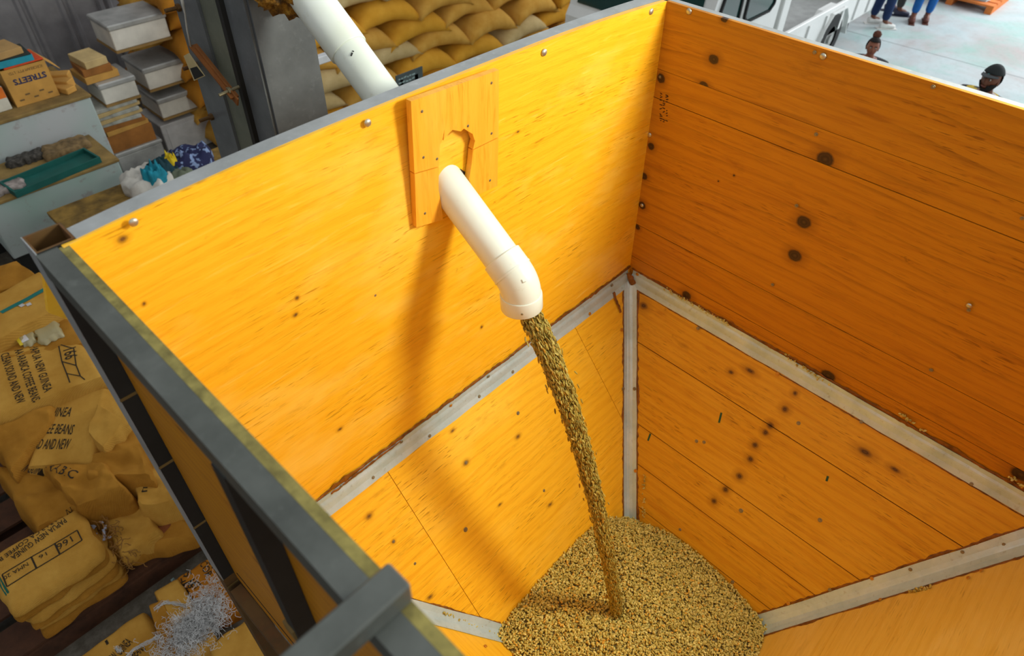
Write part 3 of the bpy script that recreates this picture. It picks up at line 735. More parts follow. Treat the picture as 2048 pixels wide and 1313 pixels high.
R_ = rand_rot(rng, n); sz = np.stack([rng.uniform(.0056,.0072,n)]*3,1)*np.array([1,.98,1.0])
gx, gy = np.meshgrid(np.linspace(-1.75,-.3,60), np.linspace(-1.45,-.35,50)); gx=gx.ravel(); gy=gy.ravel(); gz = pile_z(gx,gy)-.009
keep = inside(gx,gy,gz-.03)
idx = np.arange(3000).reshape(50,60); qf = []
for j in range(49):
    for i in range(59):
        q = [idx[j,i],idx[j,i+1],idx[j+1,i+1],idx[j+1,i]]
        if all(inside(gx[q],gy[q],gz[q]+.03)): qf += [[q[0],q[1],q[2]],[q[0],q[2],q[3]]]
me = bean_mesh('coffee_bean_pile', pos, R_, sz, tints(rng,n), (np.stack([gx,gy,gz],1), np.array(qf,np.int32), np.tile(np.array(lin(104,88,40)[:3]),(3000,1))))
tag(obj('coffee_bean_pile', me), 'heap of greenish tan coffee beans lying in the bottom of the bin', 'coffee beans', kind='stuff')
# stream: beans leaving the elbow with the pipe's speed and falling in an arc
n = 15000; tt = rng.uniform(0,1,n)**.62
S0 = np.array(e3-D2*.03); S1 = np.array([PC[0]+.0, PC[1], 1.17])
S1 = np.array(atd(1234,1226,2.70))
vz = 1.5; g_ = 9.8; hgt = S0[2]-S1[2]; T_ = (-vz+math.sqrt(vz*vz+2*g_*hgt))/g_
ts = tt*T_; base = np.stack([S0[0]+(S1[0]-S0[0])*tt, S0[1]+(S1[1]-S0[1])*tt, S0[2]-vz*ts-.5*g_*ts**2],1)
vel = np.stack([np.full(n,(S1[0]-S0[0])/T_), np.full(n,(S1[1]-S0[1])/T_), -vz-g_*ts],1); vel /= np.linalg.norm(vel,axis=1)[:,None]
rr = np.sqrt(rng.uniform(0,1,n)); an = rng.uniform(0,2*PI,n); wid = .041-.017*tt
strand = np.round(an*6)/6*.6+an*.4
off = np.stack([rr*np.cos(strand)*wid, rr*np.sin(strand)*wid*.9, rng.normal(size=n)*.006],1)
stray = rng.random(n) < .02; off[stray] *= 1.6
pos = base+off
e1_ = np.cross(vel, np.array([0,0,1.0])+rng.normal(size=(n,3))*.5); e1_ /= np.linalg.norm(e1_,axis=1)[:,None]; e2_ = np.cross(vel,e1_)
R_ = np.stack([vel+rng.normal(size=(n,3))*.18, e1_, e2_], 2)
sz = np.stack([rng.uniform(.0080,.0105,n), rng.uniform(.0036,.0048,n), rng.uniform(.0040,.0050,n)],1)
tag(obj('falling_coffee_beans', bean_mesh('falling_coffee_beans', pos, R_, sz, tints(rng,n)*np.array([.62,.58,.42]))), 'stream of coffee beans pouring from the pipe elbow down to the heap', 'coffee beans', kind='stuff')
# beans caught on ledges of sealant
pl = []
for (a_, b_, nn, cnt) in ((at(1330,575,x=.035), at(1460,648,x=.03), nWB, 40), (at(1560,700,x=.03), at(1660,770,x=.025), nWB, 30), (at(1800,826,x=.02), at(1850,860,x=.02), nWB, 22), (at(2020,950,x=.01), at(2048,972,x=.01), nWB, 14)):
    for _ in range(cnt):
        u_ = rng.random(); p = a_+(b_-a_)*u_; pl.append(np.array(p)+np.array(nn)*.006+rng.normal(size=3)*.003)
for (a_, b_, cnt) in (((1290,950),(1288,1035),26),((1450,1180),(1500,1190),0)):
    for _ in range(cnt):
        u_ = rng.random(); p = atp(a_[0]+(b_[0]-a_[0])*u_, a_[1]+(b_[1]-a_[1])*u_, Cb, nSB); pl.append(np.array(p+nSB*.004)+rng.normal(size=3)*.004)
for _ in range(34):
    u_ = rng.random(); p = atp(1820+45*u_, 1186-9*u_, Bb, nSC); pl.append(np.array(p+nSC*.005)+rng.normal(size=3)*.003)
for _ in range(50):
    u_ = rng.random(); p = atp(884+110*u_, 1226+42*u_, Db, nSA); pl.append(np.array(p+nSA*.004)+rng.normal(size=3)*.003)
pl = np.array(pl); n = len(pl)
tag(obj('stray_coffee_beans', bean_mesh('stray_coffee_beans', pl, rand_rot(rng,n), np.full((n,3),.0058), tints(rng,n)*.9)), 'stray coffee beans caught along the metal seams inside the bin', 'coffee beans', kind='stuff')
# ---------------------------------------------------------------- bucket elevator leg behind the bin
els = steel_mat('elevator_grey_paint', lin(96,100,102), lin(116,120,122), .4, .2)
elo = steel_mat('elevator_olive_paint', lin(98,102,90), lin(118,122,106), .45, .15)
EX0, EX1, EY0, EY1 = -1.065, -.862, .79, 1.27
elE = thing('elevator_leg', 'tall grey sheet steel elevator casing standing behind the bin, pipe leaving it', 'elevator casing', ((EX0+EX1)/2,(EY0+EY1)/2,0))
g = MB(); g.box((EX0,EY0,0),(EX1,EY1,5.0)); obj('casing', g, els, elE)
g = MB(); g.box((EX0-.022,1.10,0),(EX0-.001,EY1+.01,5.0)); obj('flange', g, els, elE)
g = MB(); g.box((EX0-.012,.985,0),(EX0-.001,1.098,5.0)); obj('inspection_strip', g, elo, elE)
g = MB(); g.box((EX0-.005,.955,0),(EX0-.0008,.984,5.0)); obj('dark_gap', g, stb, elE)
g = MB(); g.box((EX0-.026,.93,0),(EX0-.001,.953,5.0)); obj('flange', g, stb, elE)
g = MB(); g.box((EX0-.010,.80,0),(EX0-.0009,.929,5.0)); obj('flange', g, els, elE)
for z_ in (2.72,2.92,3.12,3.32,2.52):
    g = MB(); g.cyl((EX0-.075,1.245,z_),(EX0-.02,1.245,z_), .007, 8); g.cyl((EX0-.034,1.245,z_),(EX0-.022,1.245,z_), .013, 6); obj('flange_bolt', g, rus, elE)
foam = NT('expanding_foam'); _c = foam.coord(); foam.bump(foam.noise(_c, 40, 5), .8, .02)
foamm = foam.fin(foam.ramp(foam.noise(_c, 28, 5, .7), [(.35, lin(60,42,14)), (.55, lin(168,116,24)), (.7, lin(214,172,70))]), .8)
bm_ = bmesh.new(); bmesh.ops.create_icosphere(bm_, subdivisions=4, radius=1)
fc = PH-PD*.80
for v in bm_.verts:
    d = v.co.normalized(); r_ = .095*(1+.35*noise.noise(d*3)+.2*noise.noise(d*9)); v.co = d*r_
me = bpy.data.meshes.new('foam_seal'); bm_.to_mesh(me); bm_.free(); me.polygons.foreach_set('use_smooth', [True]*len(me.polygons))
obj('foam_seal', me, foamm, elE, Matrix.Translation(fc+Vector((-.02,.0,-.03))))
# rusty angle bar clamped to the casing with a threaded rod
p0 = at(392,100,x=EX0-.06); p1 = at(476,205,x=EX0-.06)
g = MB(); g.bar(p0, p1, .032, .006, up=(1,0,0)); g.bar(p0+Vector((0,.014,.012)), p1+Vector((0,.014,.012)), .006, .03, up=(1,0,0)); obj('clamp_bar', g, steel_mat('rusty_bar', lin(120,70,24), lin(150,92,36), .7, .1, .5), elE)
r0 = at(438,191,x=EX0-.10); r1 = at(486,170,x=EX0-.01); g = MB(); g.cyl(r0, r1, .006, 10)
q = r0+(r1-r0)*.42; d_ = (r1-r0).normalized(); g.cyl(q-d_*.005, q+d_*.005, .014, 6); obj('threaded_rod', g, galvd, elE)
# torn paper tag hanging on the bar and white cord above it
tg = MB(); tq = [at(px,py,x=EX0-.068) for px,py in ((367,112),(378,106),(410,152),(388,162))]; tg.prism(tq, Vector((-1,0,0)), .001)
to = obj('paper_tag', tg, plain('torn_card', lin(200,180,130), .9)); tag(to, 'torn paper tag with dark print hanging from the rusty clamp bar', 'tag')
tg = MB(); tq = [at(px,py,x=EX0-.0695) for px,py in ((380,137),(393,133),(407,151),(389,159))]; tg.prism(tq, Vector((-1,0,0)), .0008); obj('dark_print', tg, plain('dark_print', lin(34,34,32), .8), to)
cp_ = [at(px,py,x=EX0-.07) for px,py in ((362,-10),(366,10),(370,28),(374,60),(382,95))]
g = MB(); g.tube(cp_, [.006,.005,.003,.003,.004], 8); tag(obj('white_cord', g, plain('white_cord', lin(190,188,180), .8), smooth=True), 'short knotted white cord hanging above the rusty clamp bar', 'cord')
# white rail behind the elevator
g = MB(); a_ = at(636,120,y=3.4); b_ = at(720,88,y=3.4); dx = (b_-a_); dx.z = 0
wr = thing('guard_rail', 'white painted guard rail standing in front of the sack stack', 'rail', (1.2,3.4,0))
wm = plain('white_rail_paint', lin(200,202,204), .5)
g.box((a_.x-.2,3.37,a_.z-.03),(a_.x+.22,3.43,a_.z+.03), bev=.006); obj('rail', g, wm, wr)
for dx_ in (-.14,):
    g = MB(); g.box((a_.x+dx_-.025,3.375,0),(a_.x+dx_+.025,3.425,a_.z-.03)); obj('rail_post', g, wm, wr)

# ---------------------------------------------------------------- stacked coffee sacks
jute = sackcloth('jute_cloth', lin(196,142,54), lin(220,172,84)); jute2 = sackcloth('jute_cloth_golden', lin(206,146,40), lin(226,168,60)); juted = sackcloth('jute_cloth_brown', lin(168,108,30), lin(194,132,44))
jutep = sackcloth('jute_cloth_pale', lin(186,158,104), lin(212,188,136))
def sack_mesh(seed, L=.90, W=.54, H=.31, nu=22, nv=14):
    vs = []; fs = []; r = random.Random(seed)
    dro = r.uniform(.07,.14)
    for lay in (1,-1):
        for j in range(nv+1):
            for i in range(nu+1):
                u = -1+2*i/nu; v = -1+2*j/nv
                pin = 1-.10*(1-abs(u))*0 - .10*(1-abs(v)**2)*abs(u)**6
                x_ = u*L/2*(1-.06*(1-v*v)*(abs(u)**4)); y_ = v*W/2*(1-.10*(1-u*u)*(abs(v)**4))
                t = ((1-abs(u)**3.2)**.55)*((1-abs(v)**2.6)**.6)
                z_ = lay*H/2*t*(1 if lay > 0 else .72)
                z_ += .02*noise.noise(Vector((u*2+seed*3.1, v*2, lay)))*t + .006*noise.noise(Vector((u*7, v*6, seed*5+lay)))*t
                z_ -= dro*(u*u) - .01*math.cos(v*3)
                vs.append((x_, y_, z_))
    Wd = nu+1; K = Wd*(nv+1)
    for lay in (0,1):
        for j in range(nv):
            for i in range(nu):
                q = (lay*K+j*Wd+i, lay*K+j*Wd+i+1, lay*K+(j+1)*Wd+i+1, lay*K+(j+1)*Wd+i); fs.append(q if lay == 0 else q[::-1])
    me = bpy.data.meshes.new('coffee_sack'); me.from_pydata(vs, [], fs)
    bm = bmesh.new(); bm.from_mesh(me); bmesh.ops.remove_doubles(bm, verts=bm.verts[:], dist=.0008); bmesh.ops.recalc_face_normals(bm, faces=bm.faces[:]); bm.to_mesh(me); bm.free()
    me.polygons.foreach_set('use_smooth', [True]*len(me.polygons)); return me
sackM = []
for s_ in range(8):
    me = sack_mesh(s_); me.materials.append((jute, jute2, jute, jutep, jute2, jute, jute2, juted)[s_]); sackM.append(me)
rs = random.Random(11); RH = .225
rown = ['floor course','second course','third course','fourth course','fifth course','sixth course','seventh course','eighth course']
colw = ['palest','golden']
nsack = 0
ordn = ['first','second','third','fourth','fifth','sixth','seventh','eighth','ninth','tenth','eleventh']
for r_ in range(6):
    zc = .19+RH*r_; x0 = .98+(.41 if r_ % 2 else 0)+rs.uniform(-.06,.06)
    k = 0; x_ = x0
    while x_ < 7.6:
        mi = rs.randrange(7)
        y_ = 5.05+.02*r_+rs.uniform(-.05,.05)
        M = Matrix.Translation((x_, y_, zc+rs.uniform(-.012,.012))) @ Matrix.Rotation(rs.uniform(-.10,.10), 4, 'Z') @ Matrix.Rotation(rs.uniform(-.07,.07), 4, 'Y') @ Matrix.Rotation(rs.uniform(-.12,.10), 4, 'X')
        if rs.random() < .5: M = M @ Matrix.Rotation(PI, 4, 'Z')
        o = obj('coffee_sack', sackM[mi], None, None, M)
        tag(o, 'filled jute coffee sack, %s from the elevator in the %s of the stack front' % (ordn[k], rown[r_]), 'sack', 'filled sacks in the stack front')
        x_ += .80+rs.uniform(-.03,.05); k += 1
# flank of the stack towards the tin boxes: short ends facing the boxes
for c_ in range(3):
    for r_ in range(7):
        zc = .19+RH*r_; y_ = 5.70+.56*c_+(.2 if r_%2 else 0)
        M = Matrix.Translation((.98-.04*r_*0+rs.uniform(-.06,.08), y_, zc)) @ Matrix.Rotation(rs.uniform(-.14,.14), 4, 'Z') @ Matrix.Rotation(rs.uniform(-.08,.08), 4, 'X')
        o = obj('coffee_sack', sackM[(7,7,5)[rs.randrange(3)]], None, None, M)
        tag(o, 'filled jute sack in the %s of the %s pile beside the tin boxes' % (rown[r_], ('front','middle','rear')[c_]), 'sack', 'filled sacks beside the tin boxes')
# second rank of sacks behind the front, top courses only
for k in range(8):
    for r_ in (4,5):
        M = Matrix.Translation((1.6+k*.8+rs.uniform(-.1,.1)+.4*(r_-4), 5.75+rs.uniform(-.05,.05), .19+RH*r_)) @ Matrix.Rotation(rs.uniform(-.2,.2), 4, 'Z')
        o = obj('coffee_sack', sackM[rs.randrange(7)], None, None, M)
        tag(o, 'filled jute sack, %s from the elevator in the %s of the rank behind' % (ordn[k], rown[r_]), 'sack', 'filled sacks behind the stack front')
# chalk board leaning on the sacks
bp = [at(px,py,y=3.6) for px,py in ((792,153),(845,133),(847,185),(795,205))]
bd = thing('chalk_board', 'small dark board with pale chalk writing standing before the sacks', 'board', (bp[0].x,3.6,0))
g = MB(); g.prism(bp, Vector((0,-1,0)), .012); obj('slate', g, plain('slate', lin(62,72,72), .8), bd)
g = MB(); rr_ = random.Random(3); U_ = (bp[1]-bp[0]); V_ = (bp[3]-bp[0]); NB = Vector((0,-1,0))
for ln_ in range(5):
    u_ = .08
    while u_ < .62:
        L_ = rr_.uniform(.05,.12); a_ = bp[0]+U_*u_+V_*(.16+ln_*.15); g.bar(a_+NB*.001, a_+U_*L_+V_*rr_.uniform(-.03,.03)+NB*.001, .012, .001, up=NB); u_ += L_+.03
obj('chalk_strokes', g, plain('chalk', lin(130,150,148), .9), bd)
g = MB(); g.box((bp[3].x+.05,3.6,0),(bp[3].x+.09,3.64,bp[0].z-.05)); g.box((bp[2].x-.09,3.6,0),(bp[2].x-.05,3.64,bp[0].z-.05)); obj('board_leg', g, plain('grey_wood', lin(110,100,80), .8), bd)
# ---------------------------------------------------------------- text helper
def text_tris(txt, size=1.0, bold=0.0):
    cu = bpy.data.curves.new('t', 'FONT'); cu.body = txt; cu.size = size; cu.align_x = 'LEFT'; cu.offset = bold; cu.resolution_u = 2
    o = bpy.data.objects.new('t', cu); COL.objects.link(o)
    dg = bpy.context.evaluated_depsgraph_get(); me = o.evaluated_get(dg).to_mesh()
    vs = [v.co.copy() for v in me.vertices]; fs = [tuple(p.vertices) for p in me.polygons]
    o.evaluated_get(dg).to_mesh_clear(); bpy.data.objects.remove(o); bpy.data.curves.remove(cu)
    return vs, fs
def put_text(mb, txt, O, X, Y, h, N=None, bvh=None, lift=.002, fit=None, bold=.01):
    """lettering with cap height h from O along X, letters' up along Y; dropped on a surface when bvh is given"""
    vs, fs = text_tris(txt, 1.0, bold)
    if not vs: return
    w_ = max(v.x for v in vs); ch = .70
    sx = (fit/w_) if fit else h/ch
    X = Vector(X).normalized(); Y = Vector(Y).normalized(); out = []
    for v in vs:
        p = O+X*(v.x*sx)+Y*(v.y*h/ch)
        if bvh is not None:
            hit = bvh.ray_cast(p+Vector((0,0,1.0)), Vector((0,0,-1)))
            if hit[0] is not None: p = hit[0]+Vector((0,0,lift))
        elif N is not None: p = p+N*lift
        out.append(p)
    mb.add(out, fs)
def put_line(mb, pts, wdt, bvh, lift=.002):
    for a_, b_ in zip(pts[:-1], pts[1:]):
        n_ = max(1, int((b_-a_).length/.02)); d = (b_-a_).normalized(); s_ = Vector((-d.y, d.x, 0)).normalized()*wdt/2; vs = []; fs = []
        for i in range(n_+1):
            for sg in (1,-1):
                p = a_+(b_-a_)*(i/n_)+s_*sg; hit = bvh.ray_cast(p+Vector((0,0,1.0)), Vector((0,0,-1)))
                if hit[0] is not None: p = hit[0]+Vector((0,0,lift))
                vs.append(p)
        for i in range(n_): fs.append((i*2, i*2+1, i*2+3, i*2+2))
        mb.add(vs, fs)
def world_bvh(o):
    M = PW[o]; me = o.data
    return BVHTree.FromPolygons([M @ v.co for v in me.vertices], [tuple(p.vertices) for p in me.polygons])

# ---------------------------------------------------------------- empty sacks: folded, draped, crumpled
def cloth(name, quad, th, mat, seed, amp=.02, freq=4, nu=30, nv=24, edge=.5, jag=.012, crease=0.0, fringe=0.0):
    """closed cloth body: quad of world corners (its top level), th thickness; amp folds; jag uneven edges"""
    a, b, c, d = [Vector(q) for q in quad]; top = []; bot = []; cen = (a+b+c+d)/4
    for j in range(nv+1):
        for i in range(nu+1):
            u, v = i/nu, j/nv
            # rounded corners
            uu = u; vv = v
            p = (a*(1-uu)+b*uu)*(1-vv)+(d*(1-uu)+c*uu)*vv
            e = max(abs(2*u-1), abs(2*v-1)); cr = (abs(2*u-1)**6)*(abs(2*v-1)**6); p = p+(cen-p)*.06*cr
            w_ = Vector((p.x*freq, p.y*freq, seed*3.7))
            jx = noise.noise(w_*2.2)*jag*(e**4); p = p+(p-cen).normalized()*jx*2
            prof = (1-max(0,(e-.80)/.20)**2.2*edge) if e > .80 else 1
            f = noise.noise(w_); f2 = 1-abs(noise.noise(Vector((p.x*freq*.9+p.y*freq*.7, p.y*freq*.25, seed*1.9))))*2; f3 = noise.noise(w_*3.1)
            z_ = p.z-th*(1-prof)+amp*(f*.8+f3*.25)*prof+crease*f2*prof
            top.append(Vector((p.x,p.y,z_))); bot.append(Vector((p.x,p.y,p.z-th)))
    K = len(top); W_ = nu+1; fs = []
    for k, t in enumerate(top):
        if t.z < bot[k].z+.002: t.z = bot[k].z+.002
    for j in range(nv):
        for i in range(nu):
            q = (j*W_+i, j*W_+i+1, (j+1)*W_+i+1, (j+1)*W_+i); fs.append(q); fs.append(tuple(K+k for k in q[::-1]))
    for i in range(nu): fs.append((i+1,i,K+i,K+i+1)); j = nv*W_; fs.append((j+i,j+i+1,K+j+i+1,K+j+i))
    for j in range(nv): fs.append((j*W_,(j+1)*W_,K+(j+1)*W_,K+j*W_)); e_ = nu; fs.append(((j+1)*W_+e_,j*W_+e_,K+j*W_+e_,K+(j+1)*W_+e_))
    g = MB(); g.add(top+bot, fs); me = fix_normals(g.mesh(name, True)); me.set_sharp_from_angle(angle=.9)
    return obj(name, me, mat)
pr = plain('sack_print', lin(46,36,20), .9, 0, .3, 60)
jl = sackcloth('jute_tan', lin(176,126,46), lin(204,156,70)); jb = sackcloth('jute_brown', lin(150,100,28), lin(182,128,46)); jg = sackcloth('jute_grey', lin(140,112,62), lin(168,140,84))
def Q(pts, z): return [at(px, py, z=zz) for (px, py), zz in zip(pts, z if hasattr(z,'__len__') else [z]*4)]
def sk(label, pts, z, th, mat, seed, **kw):
    o = cloth('empty_sack', Q(pts, z), th, mat, seed, **kw); return tag(o, label, 'sack', 'empty sacks left of the bin')
# pallet under the sacks
pal = thing('pallet', 'dark reddish wooden pallet under the folded and crumpled sacks', 'pallet', (-2.35,2.2,0))
pm = plain('old_pallet_wood', lin(74,44,24), .85, 0, .3, 12); pm2 = plain('red_brown_block', lin(132,72,32), .85, 0, .2, 20)
for k in range(7):
    g = MB(); g.box((-3.1,1.40+k*.27,.125),(-1.78,1.40+k*.27+.20,.145)); obj('deck_board', g, pm, pal)
for x_ in (-3.06,-2.46,-1.86):
    g = MB(); g.box((x_,1.40,.02),(x_+.08,3.25,.124)); obj('bearer', g, pm, pal)
for k in (0,3,6):
    g = MB(); g.box((-3.1,1.40+k*.27,.0),(-1.78,1.40+k*.27+.12,.02)); obj('bottom_board', g, pm, pal)
g = MB(); g.box((-3.1,1.385,.0),(-1.78,1.40,.124)); obj('front_board', g, pm, pal)
# folded stack with print upside down
base = [(-2.664,1.40),(-2.212,1.41),(-2.19,1.80),(-2.66,1.82)]
fold = []
for k in range(6):
    z1 = .145+.052*(k+1); dx = rs.uniform(-.014,.014); dy = rs.uniform(-.012,.012); sh = .0 if k < 5 else 0
    q = [Vector((x_+dx+rs.uniform(-.01,.01), y_+dy+rs.uniform(-.01,.01), z1)) for x_, y_ in base]
    o = cloth('folded_sack', q, .054, jl if k % 2 else jb, 40+k, amp=.006, freq=5, edge=.75, jag=.012)
    tag(o, 'flat folded jute sack, %s up from the pallet in the neat printed stack' % ordn[k] if k < 5 else 'top folded jute sack of the neat stack, PAPUA NEW GUINEA and boxed numbers printed', 'sack', 'flat folded sacks in the neat stack'); fold.append(o)
bv = world_bvh(fold[5]); g = MB(); zt_ = .46
def tpx(px, py, z=zt_): return at(px, py, z=z)
Xd = tpx(20,1118)-tpx(128,1040); Yd = Vector((0,0,1)).cross(Xd).normalized()
O1 = tpx(128,1036); put_text(g, 'PAPUA NEW GUINEA', O1, Xd, Yd, .036, bvh=bv, fit=Xd.length*1.0)
O2 = tpx(136,1024); put_text(g, 'AAA ARABICA COFFEE BEANS', O2+Vector((.02,.02,0)), Xd, Yd, .026, bvh=bv, fit=.46)
# ruled box with three fields
bx = [tpx(154,1061), tpx(164,1081), tpx(14,1174), tpx(4,1150)]
put_line(g, [bx[0],bx[1],bx[2],bx[3],bx[0]], .006, bv)
for f_ in (.31,.62): put_line(g, [bx[0]+(bx[3]-bx[0])*f_, bx[1]+(bx[2]-bx[1])*f_], .008, bv)
Xb = (bx[3]-bx[0]).normalized(); Yb = Vector((0,0,1)).cross(Xb)
put_text(g, '166', bx[0]+(bx[3]-bx[0])*.07+Yb*.012, Xb, Yb, .040, bvh=bv, fit=.085, bold=.0)
put_text(g, '16', bx[0]+(bx[3]-bx[0])*.42+Yb*.018, Xb, Yb, .022, bvh=bv, fit=.045, bold=0)
put_text(g, 'NMA 20', bx[0]+(bx[3]-bx[0])*.68+Yb*.016, Xb, Yb, .024, bvh=bv, fit=.115, bold=0)
obj('print', g, pr, fold[5])
g = MB(); put_line(g, [tpx(-6,1156), tpx(14,1188)], .02, bv); obj('green_stripe', g, plain('green_stripe', lin(20,92,72), .8), fold[5])
# loose jute fibres fraying at the stack's side
fr = bpy.data.curves.new('frayed_jute', 'CURVE'); fr.dimensions = '3D'; fr.bevel_depth = .0022; fr.bevel_resolution = 1
rf_ = random.Random(8)
for k in range(90):
    p = Vector((-2.20+rf_.uniform(0,.07), 1.40+rf_.uniform(0,.36), .16+rf_.uniform(0,.24))); sp = fr.splines.new('POLY'); sp.points.add(7); d = Vector((rf_.uniform(.1,1), rf_.uniform(-1,1), rf_.uniform(-1,.6)))
    for i in range(8):
        sp.points[i].co = (*p, 1); d = (d+Vector((rf_.uniform(-.9,.9),rf_.uniform(-.9,.9),rf_.uniform(-.8,.6)))).normalized(); p = p+d*.014; p.z = max(p.z,.15)
o = bpy.data.objects.new('frayed_jute', fr); COL.objects.link(o); fr.materials.append(plain('jute_fibre', lin(140,98,42), .9)); tag(o, 'tangle of frayed jute threads beside the neat sack stack', 'threads', kind='stuff')

# crumpled heap on the pallet
heap = [
 ('crumpled jute sack lying flat under the heap behind the neat stack', [(120,1010),(330,960),(400,1075),(230,1120)], .26, .11, jb, 51, dict(amp=.035, freq=5, crease=.02)),
 ('loose jute sack with a twisted edge beside the wooden block', [(185,1010),(280,985),(325,1070),(240,1115)], .31, .10, jl, 52, dict(amp=.03, freq=7, crease=.02)),
 ('rumpled jute sack with letters half hidden in its folds, below the printed sacks', [(-30,930),(170,915),(235,1000),(70,1070)], .44, .28, jb, 53, dict(amp=.05, freq=6, crease=.03)),
 ('twisted jute sack in the middle of the crumpled heap', [(75,935),(215,925),(262,985),(150,1025)], .50, .30, jb, 54, dict(amp=.05, freq=8, crease=.035)),
 ('creased jute sack with a single letter, against the steel leg', [(250,905),(330,900),(365,1010),(275,1030)], .40, .22, jl, 55, dict(amp=.04, freq=7, crease=.03)),
 ('dark rumpled jute sack under the printed sacks near the steel leg', [(160,880),(280,850),(310,960),(170,970)], .50, .26, jb, 56, dict(amp=.045, freq=8, crease=.035)),
 ('jute sack draped down the heap, COFFEE BEANS print half covered', [(95,800),(225,765),(190,935),(40,950)], [.58,.60,.52,.50], .30, jl, 57, dict(amp=.018, freq=4, crease=.014)),
 ('plain jute sack folded over next to the steel leg', [(190,800),(262,842),(205,905),(170,868)], [.62,.60,.58,.60], .16, jl, 58, dict(amp=.02, freq=6, crease=.01)),
 ('jute sack corner folded to a point under the large printed sack', [(-40,865),(112,798),(108,842),(20,962)], [.60,.64,.58,.52], .2, jb, 59, dict(amp=.02, freq=5, crease=.02)),
 ('large jute sack spread on the heap, ARABICA COFFEE BEANS and 166 printed on it', [(-60,705),(165,672),(232,752),(-60,862)], [.72,.70,.67,.66], .30, jl, 60, dict(amp=.014, freq=3, crease=.008)),
]
hs = {}
for lb, pts, z, th, mt, sd, kw in heap: hs[sd] = sk(lb, pts, z, th, mt, sd, **kw)
bv = world_bvh(hs[60]); g = MB(); zz = .69
def t2(px, py): return at(px, py, z=zz)
for txt, (ax, ay), (bx_, by_), hh in (('PAPUA NEW GUINEA', (62,700), (86,782), .045), ('AAA ARABICA COFFEE BEANS', (32,703), (60,799), .045), ('CLEAN SOUND AND NEW', (5,716), (30,804), .045)):
    A_ = t2(ax,ay); B_ = t2(bx_,by_); X_ = B_-A_; put_text(g, txt, A_, X_, Vector((0,0,1)).cross(X_), hh, bvh=bv, fit=X_.length)
P_ = [t2(*q) for q in ((119,692),(149,700),(152,731),(124,724))]; put_line(g, P_+[P_[0]], .007, bv)
put_line(g, [t2(124,724), t2(133,748), t2(138,763)], .007, bv); put_line(g, [t2(152,731), t2(159,750), t2(168,757)], .007, bv); put_line(g, [t2(133,746), t2(158,750)], .006, bv)
A_ = t2(128,701); B_ = t2(131,722); put_text(g, '166', A_, B_-A_, Vector((0,0,1)).cross(B_-A_), .07, bvh=bv, fit=(B_-A_).length)
obj('print', g, pr, hs[60])
bv = world_bvh(hs[57]); g = MB(); zz = .56
for txt, a_, b_ in (('GUINEA', (90,836), (142,838)), ('COFFEE BEANS', (62,866), (142,868)), ('SOUND AND NEW', (40,893), (132,893))):
    A_ = t2(*a_); B_ = t2(*b_); put_text(g, txt, A_, B_-A_, Vector((0,0,1)).cross(B_-A_), .06, bvh=bv, fit=(B_-A_).length)
obj('print', g, pr, hs[57])
bv = world_bvh(hs[54]); g = MB(); zz = .50
for txt, a_, b_ in (('NEW GUIN', (28,940), (75,950)), ('ARABIC', (85,945), (150,965))):
    A_ = t2(*a_); B_ = t2(*b_); put_text(g, txt, A_, B_-A_, Vector((0,0,1)).cross(B_-A_), .05, bvh=bv, fit=(B_-A_).length)
obj('print', g, pr, hs[54])
bv = world_bvh(hs[55]); g = MB(); zz = .40; A_ = t2(284,990); B_ = t2(294,988); put_text(g, 'E', A_, B_-A_, Vector((0,0,1)).cross(B_-A_), .05, bvh=bv); obj('print', g, pr, hs[55])
g = MB(); p = at(330,1060,z=.2); M = Matrix.Translation(p) @ Matrix.Rotation(.35, 4, 'Z'); g.box((-.06,-.05,-.055),(.06,.05,.06), M=M, bev=.004); tag(obj('wooden_block', g, pm2), 'reddish brown wooden block on the pallet beside the steel leg', 'block')
# pale rag tufts on the heap
g = MB()
for k in range(14):
    p = at(190+rf_.uniform(-8,28), 1052+rf_.uniform(-6,26), z=.33); g.bar(p, p+Vector((rf_.uniform(-.03,.03), rf_.uniform(-.03,.03), rf_.uniform(0,.02))), .012, .006)
tag(obj('lint_tuft', g, plain('pale_lint', lin(176,180,196), .9)), 'small tufts of pale lint caught on the heap beside the neat stack', 'lint', kind='stuff')
# bags behind, with teal tape and plastic pouches
s1 = sk('pale jute bale with a teal band across it, behind the printed sacks', [(-40,598),(86,532),(140,610),(-30,700)], .80, .60, jl, 70, amp=.015, freq=3)
s2 = sk('brown jute bale in the shade of the grey cabinet', [(-60,545),(40,520),(95,555),(-50,610)], .74, .6, jb, 71, amp=.03, freq=4, crease=.02)
s3 = sk('jute bale under the clear plastic pouches', [(-40,660),(130,590),(190,690),(-40,745)], .70, .45, jb, 72, amp=.02, freq=4)
bv = world_bvh(s1); g = MB(); put_line(g, [at(3,627,z=.8), at(90,578,z=.8)], .035, bv, .003); obj('teal_band', g, plain('teal_tape', lin(8,110,100), .6), s1)
g = MB(); put_line(g, [at(40,614,z=.8), at(48,609,z=.8)], .03, bv, .004); put_line(g, [at(53,611,z=.8), at(62,607,z=.8)], .03, bv, .004); obj('white_tag', g, plain('white_tag', lin(190,185,180), .8), s1)
pch = NT('clear_pouch'); pch.b.inputs['Transmission Weight'].default_value = .5; pouch = pch.fin(lin(214,200,150), .25, 0, .5)
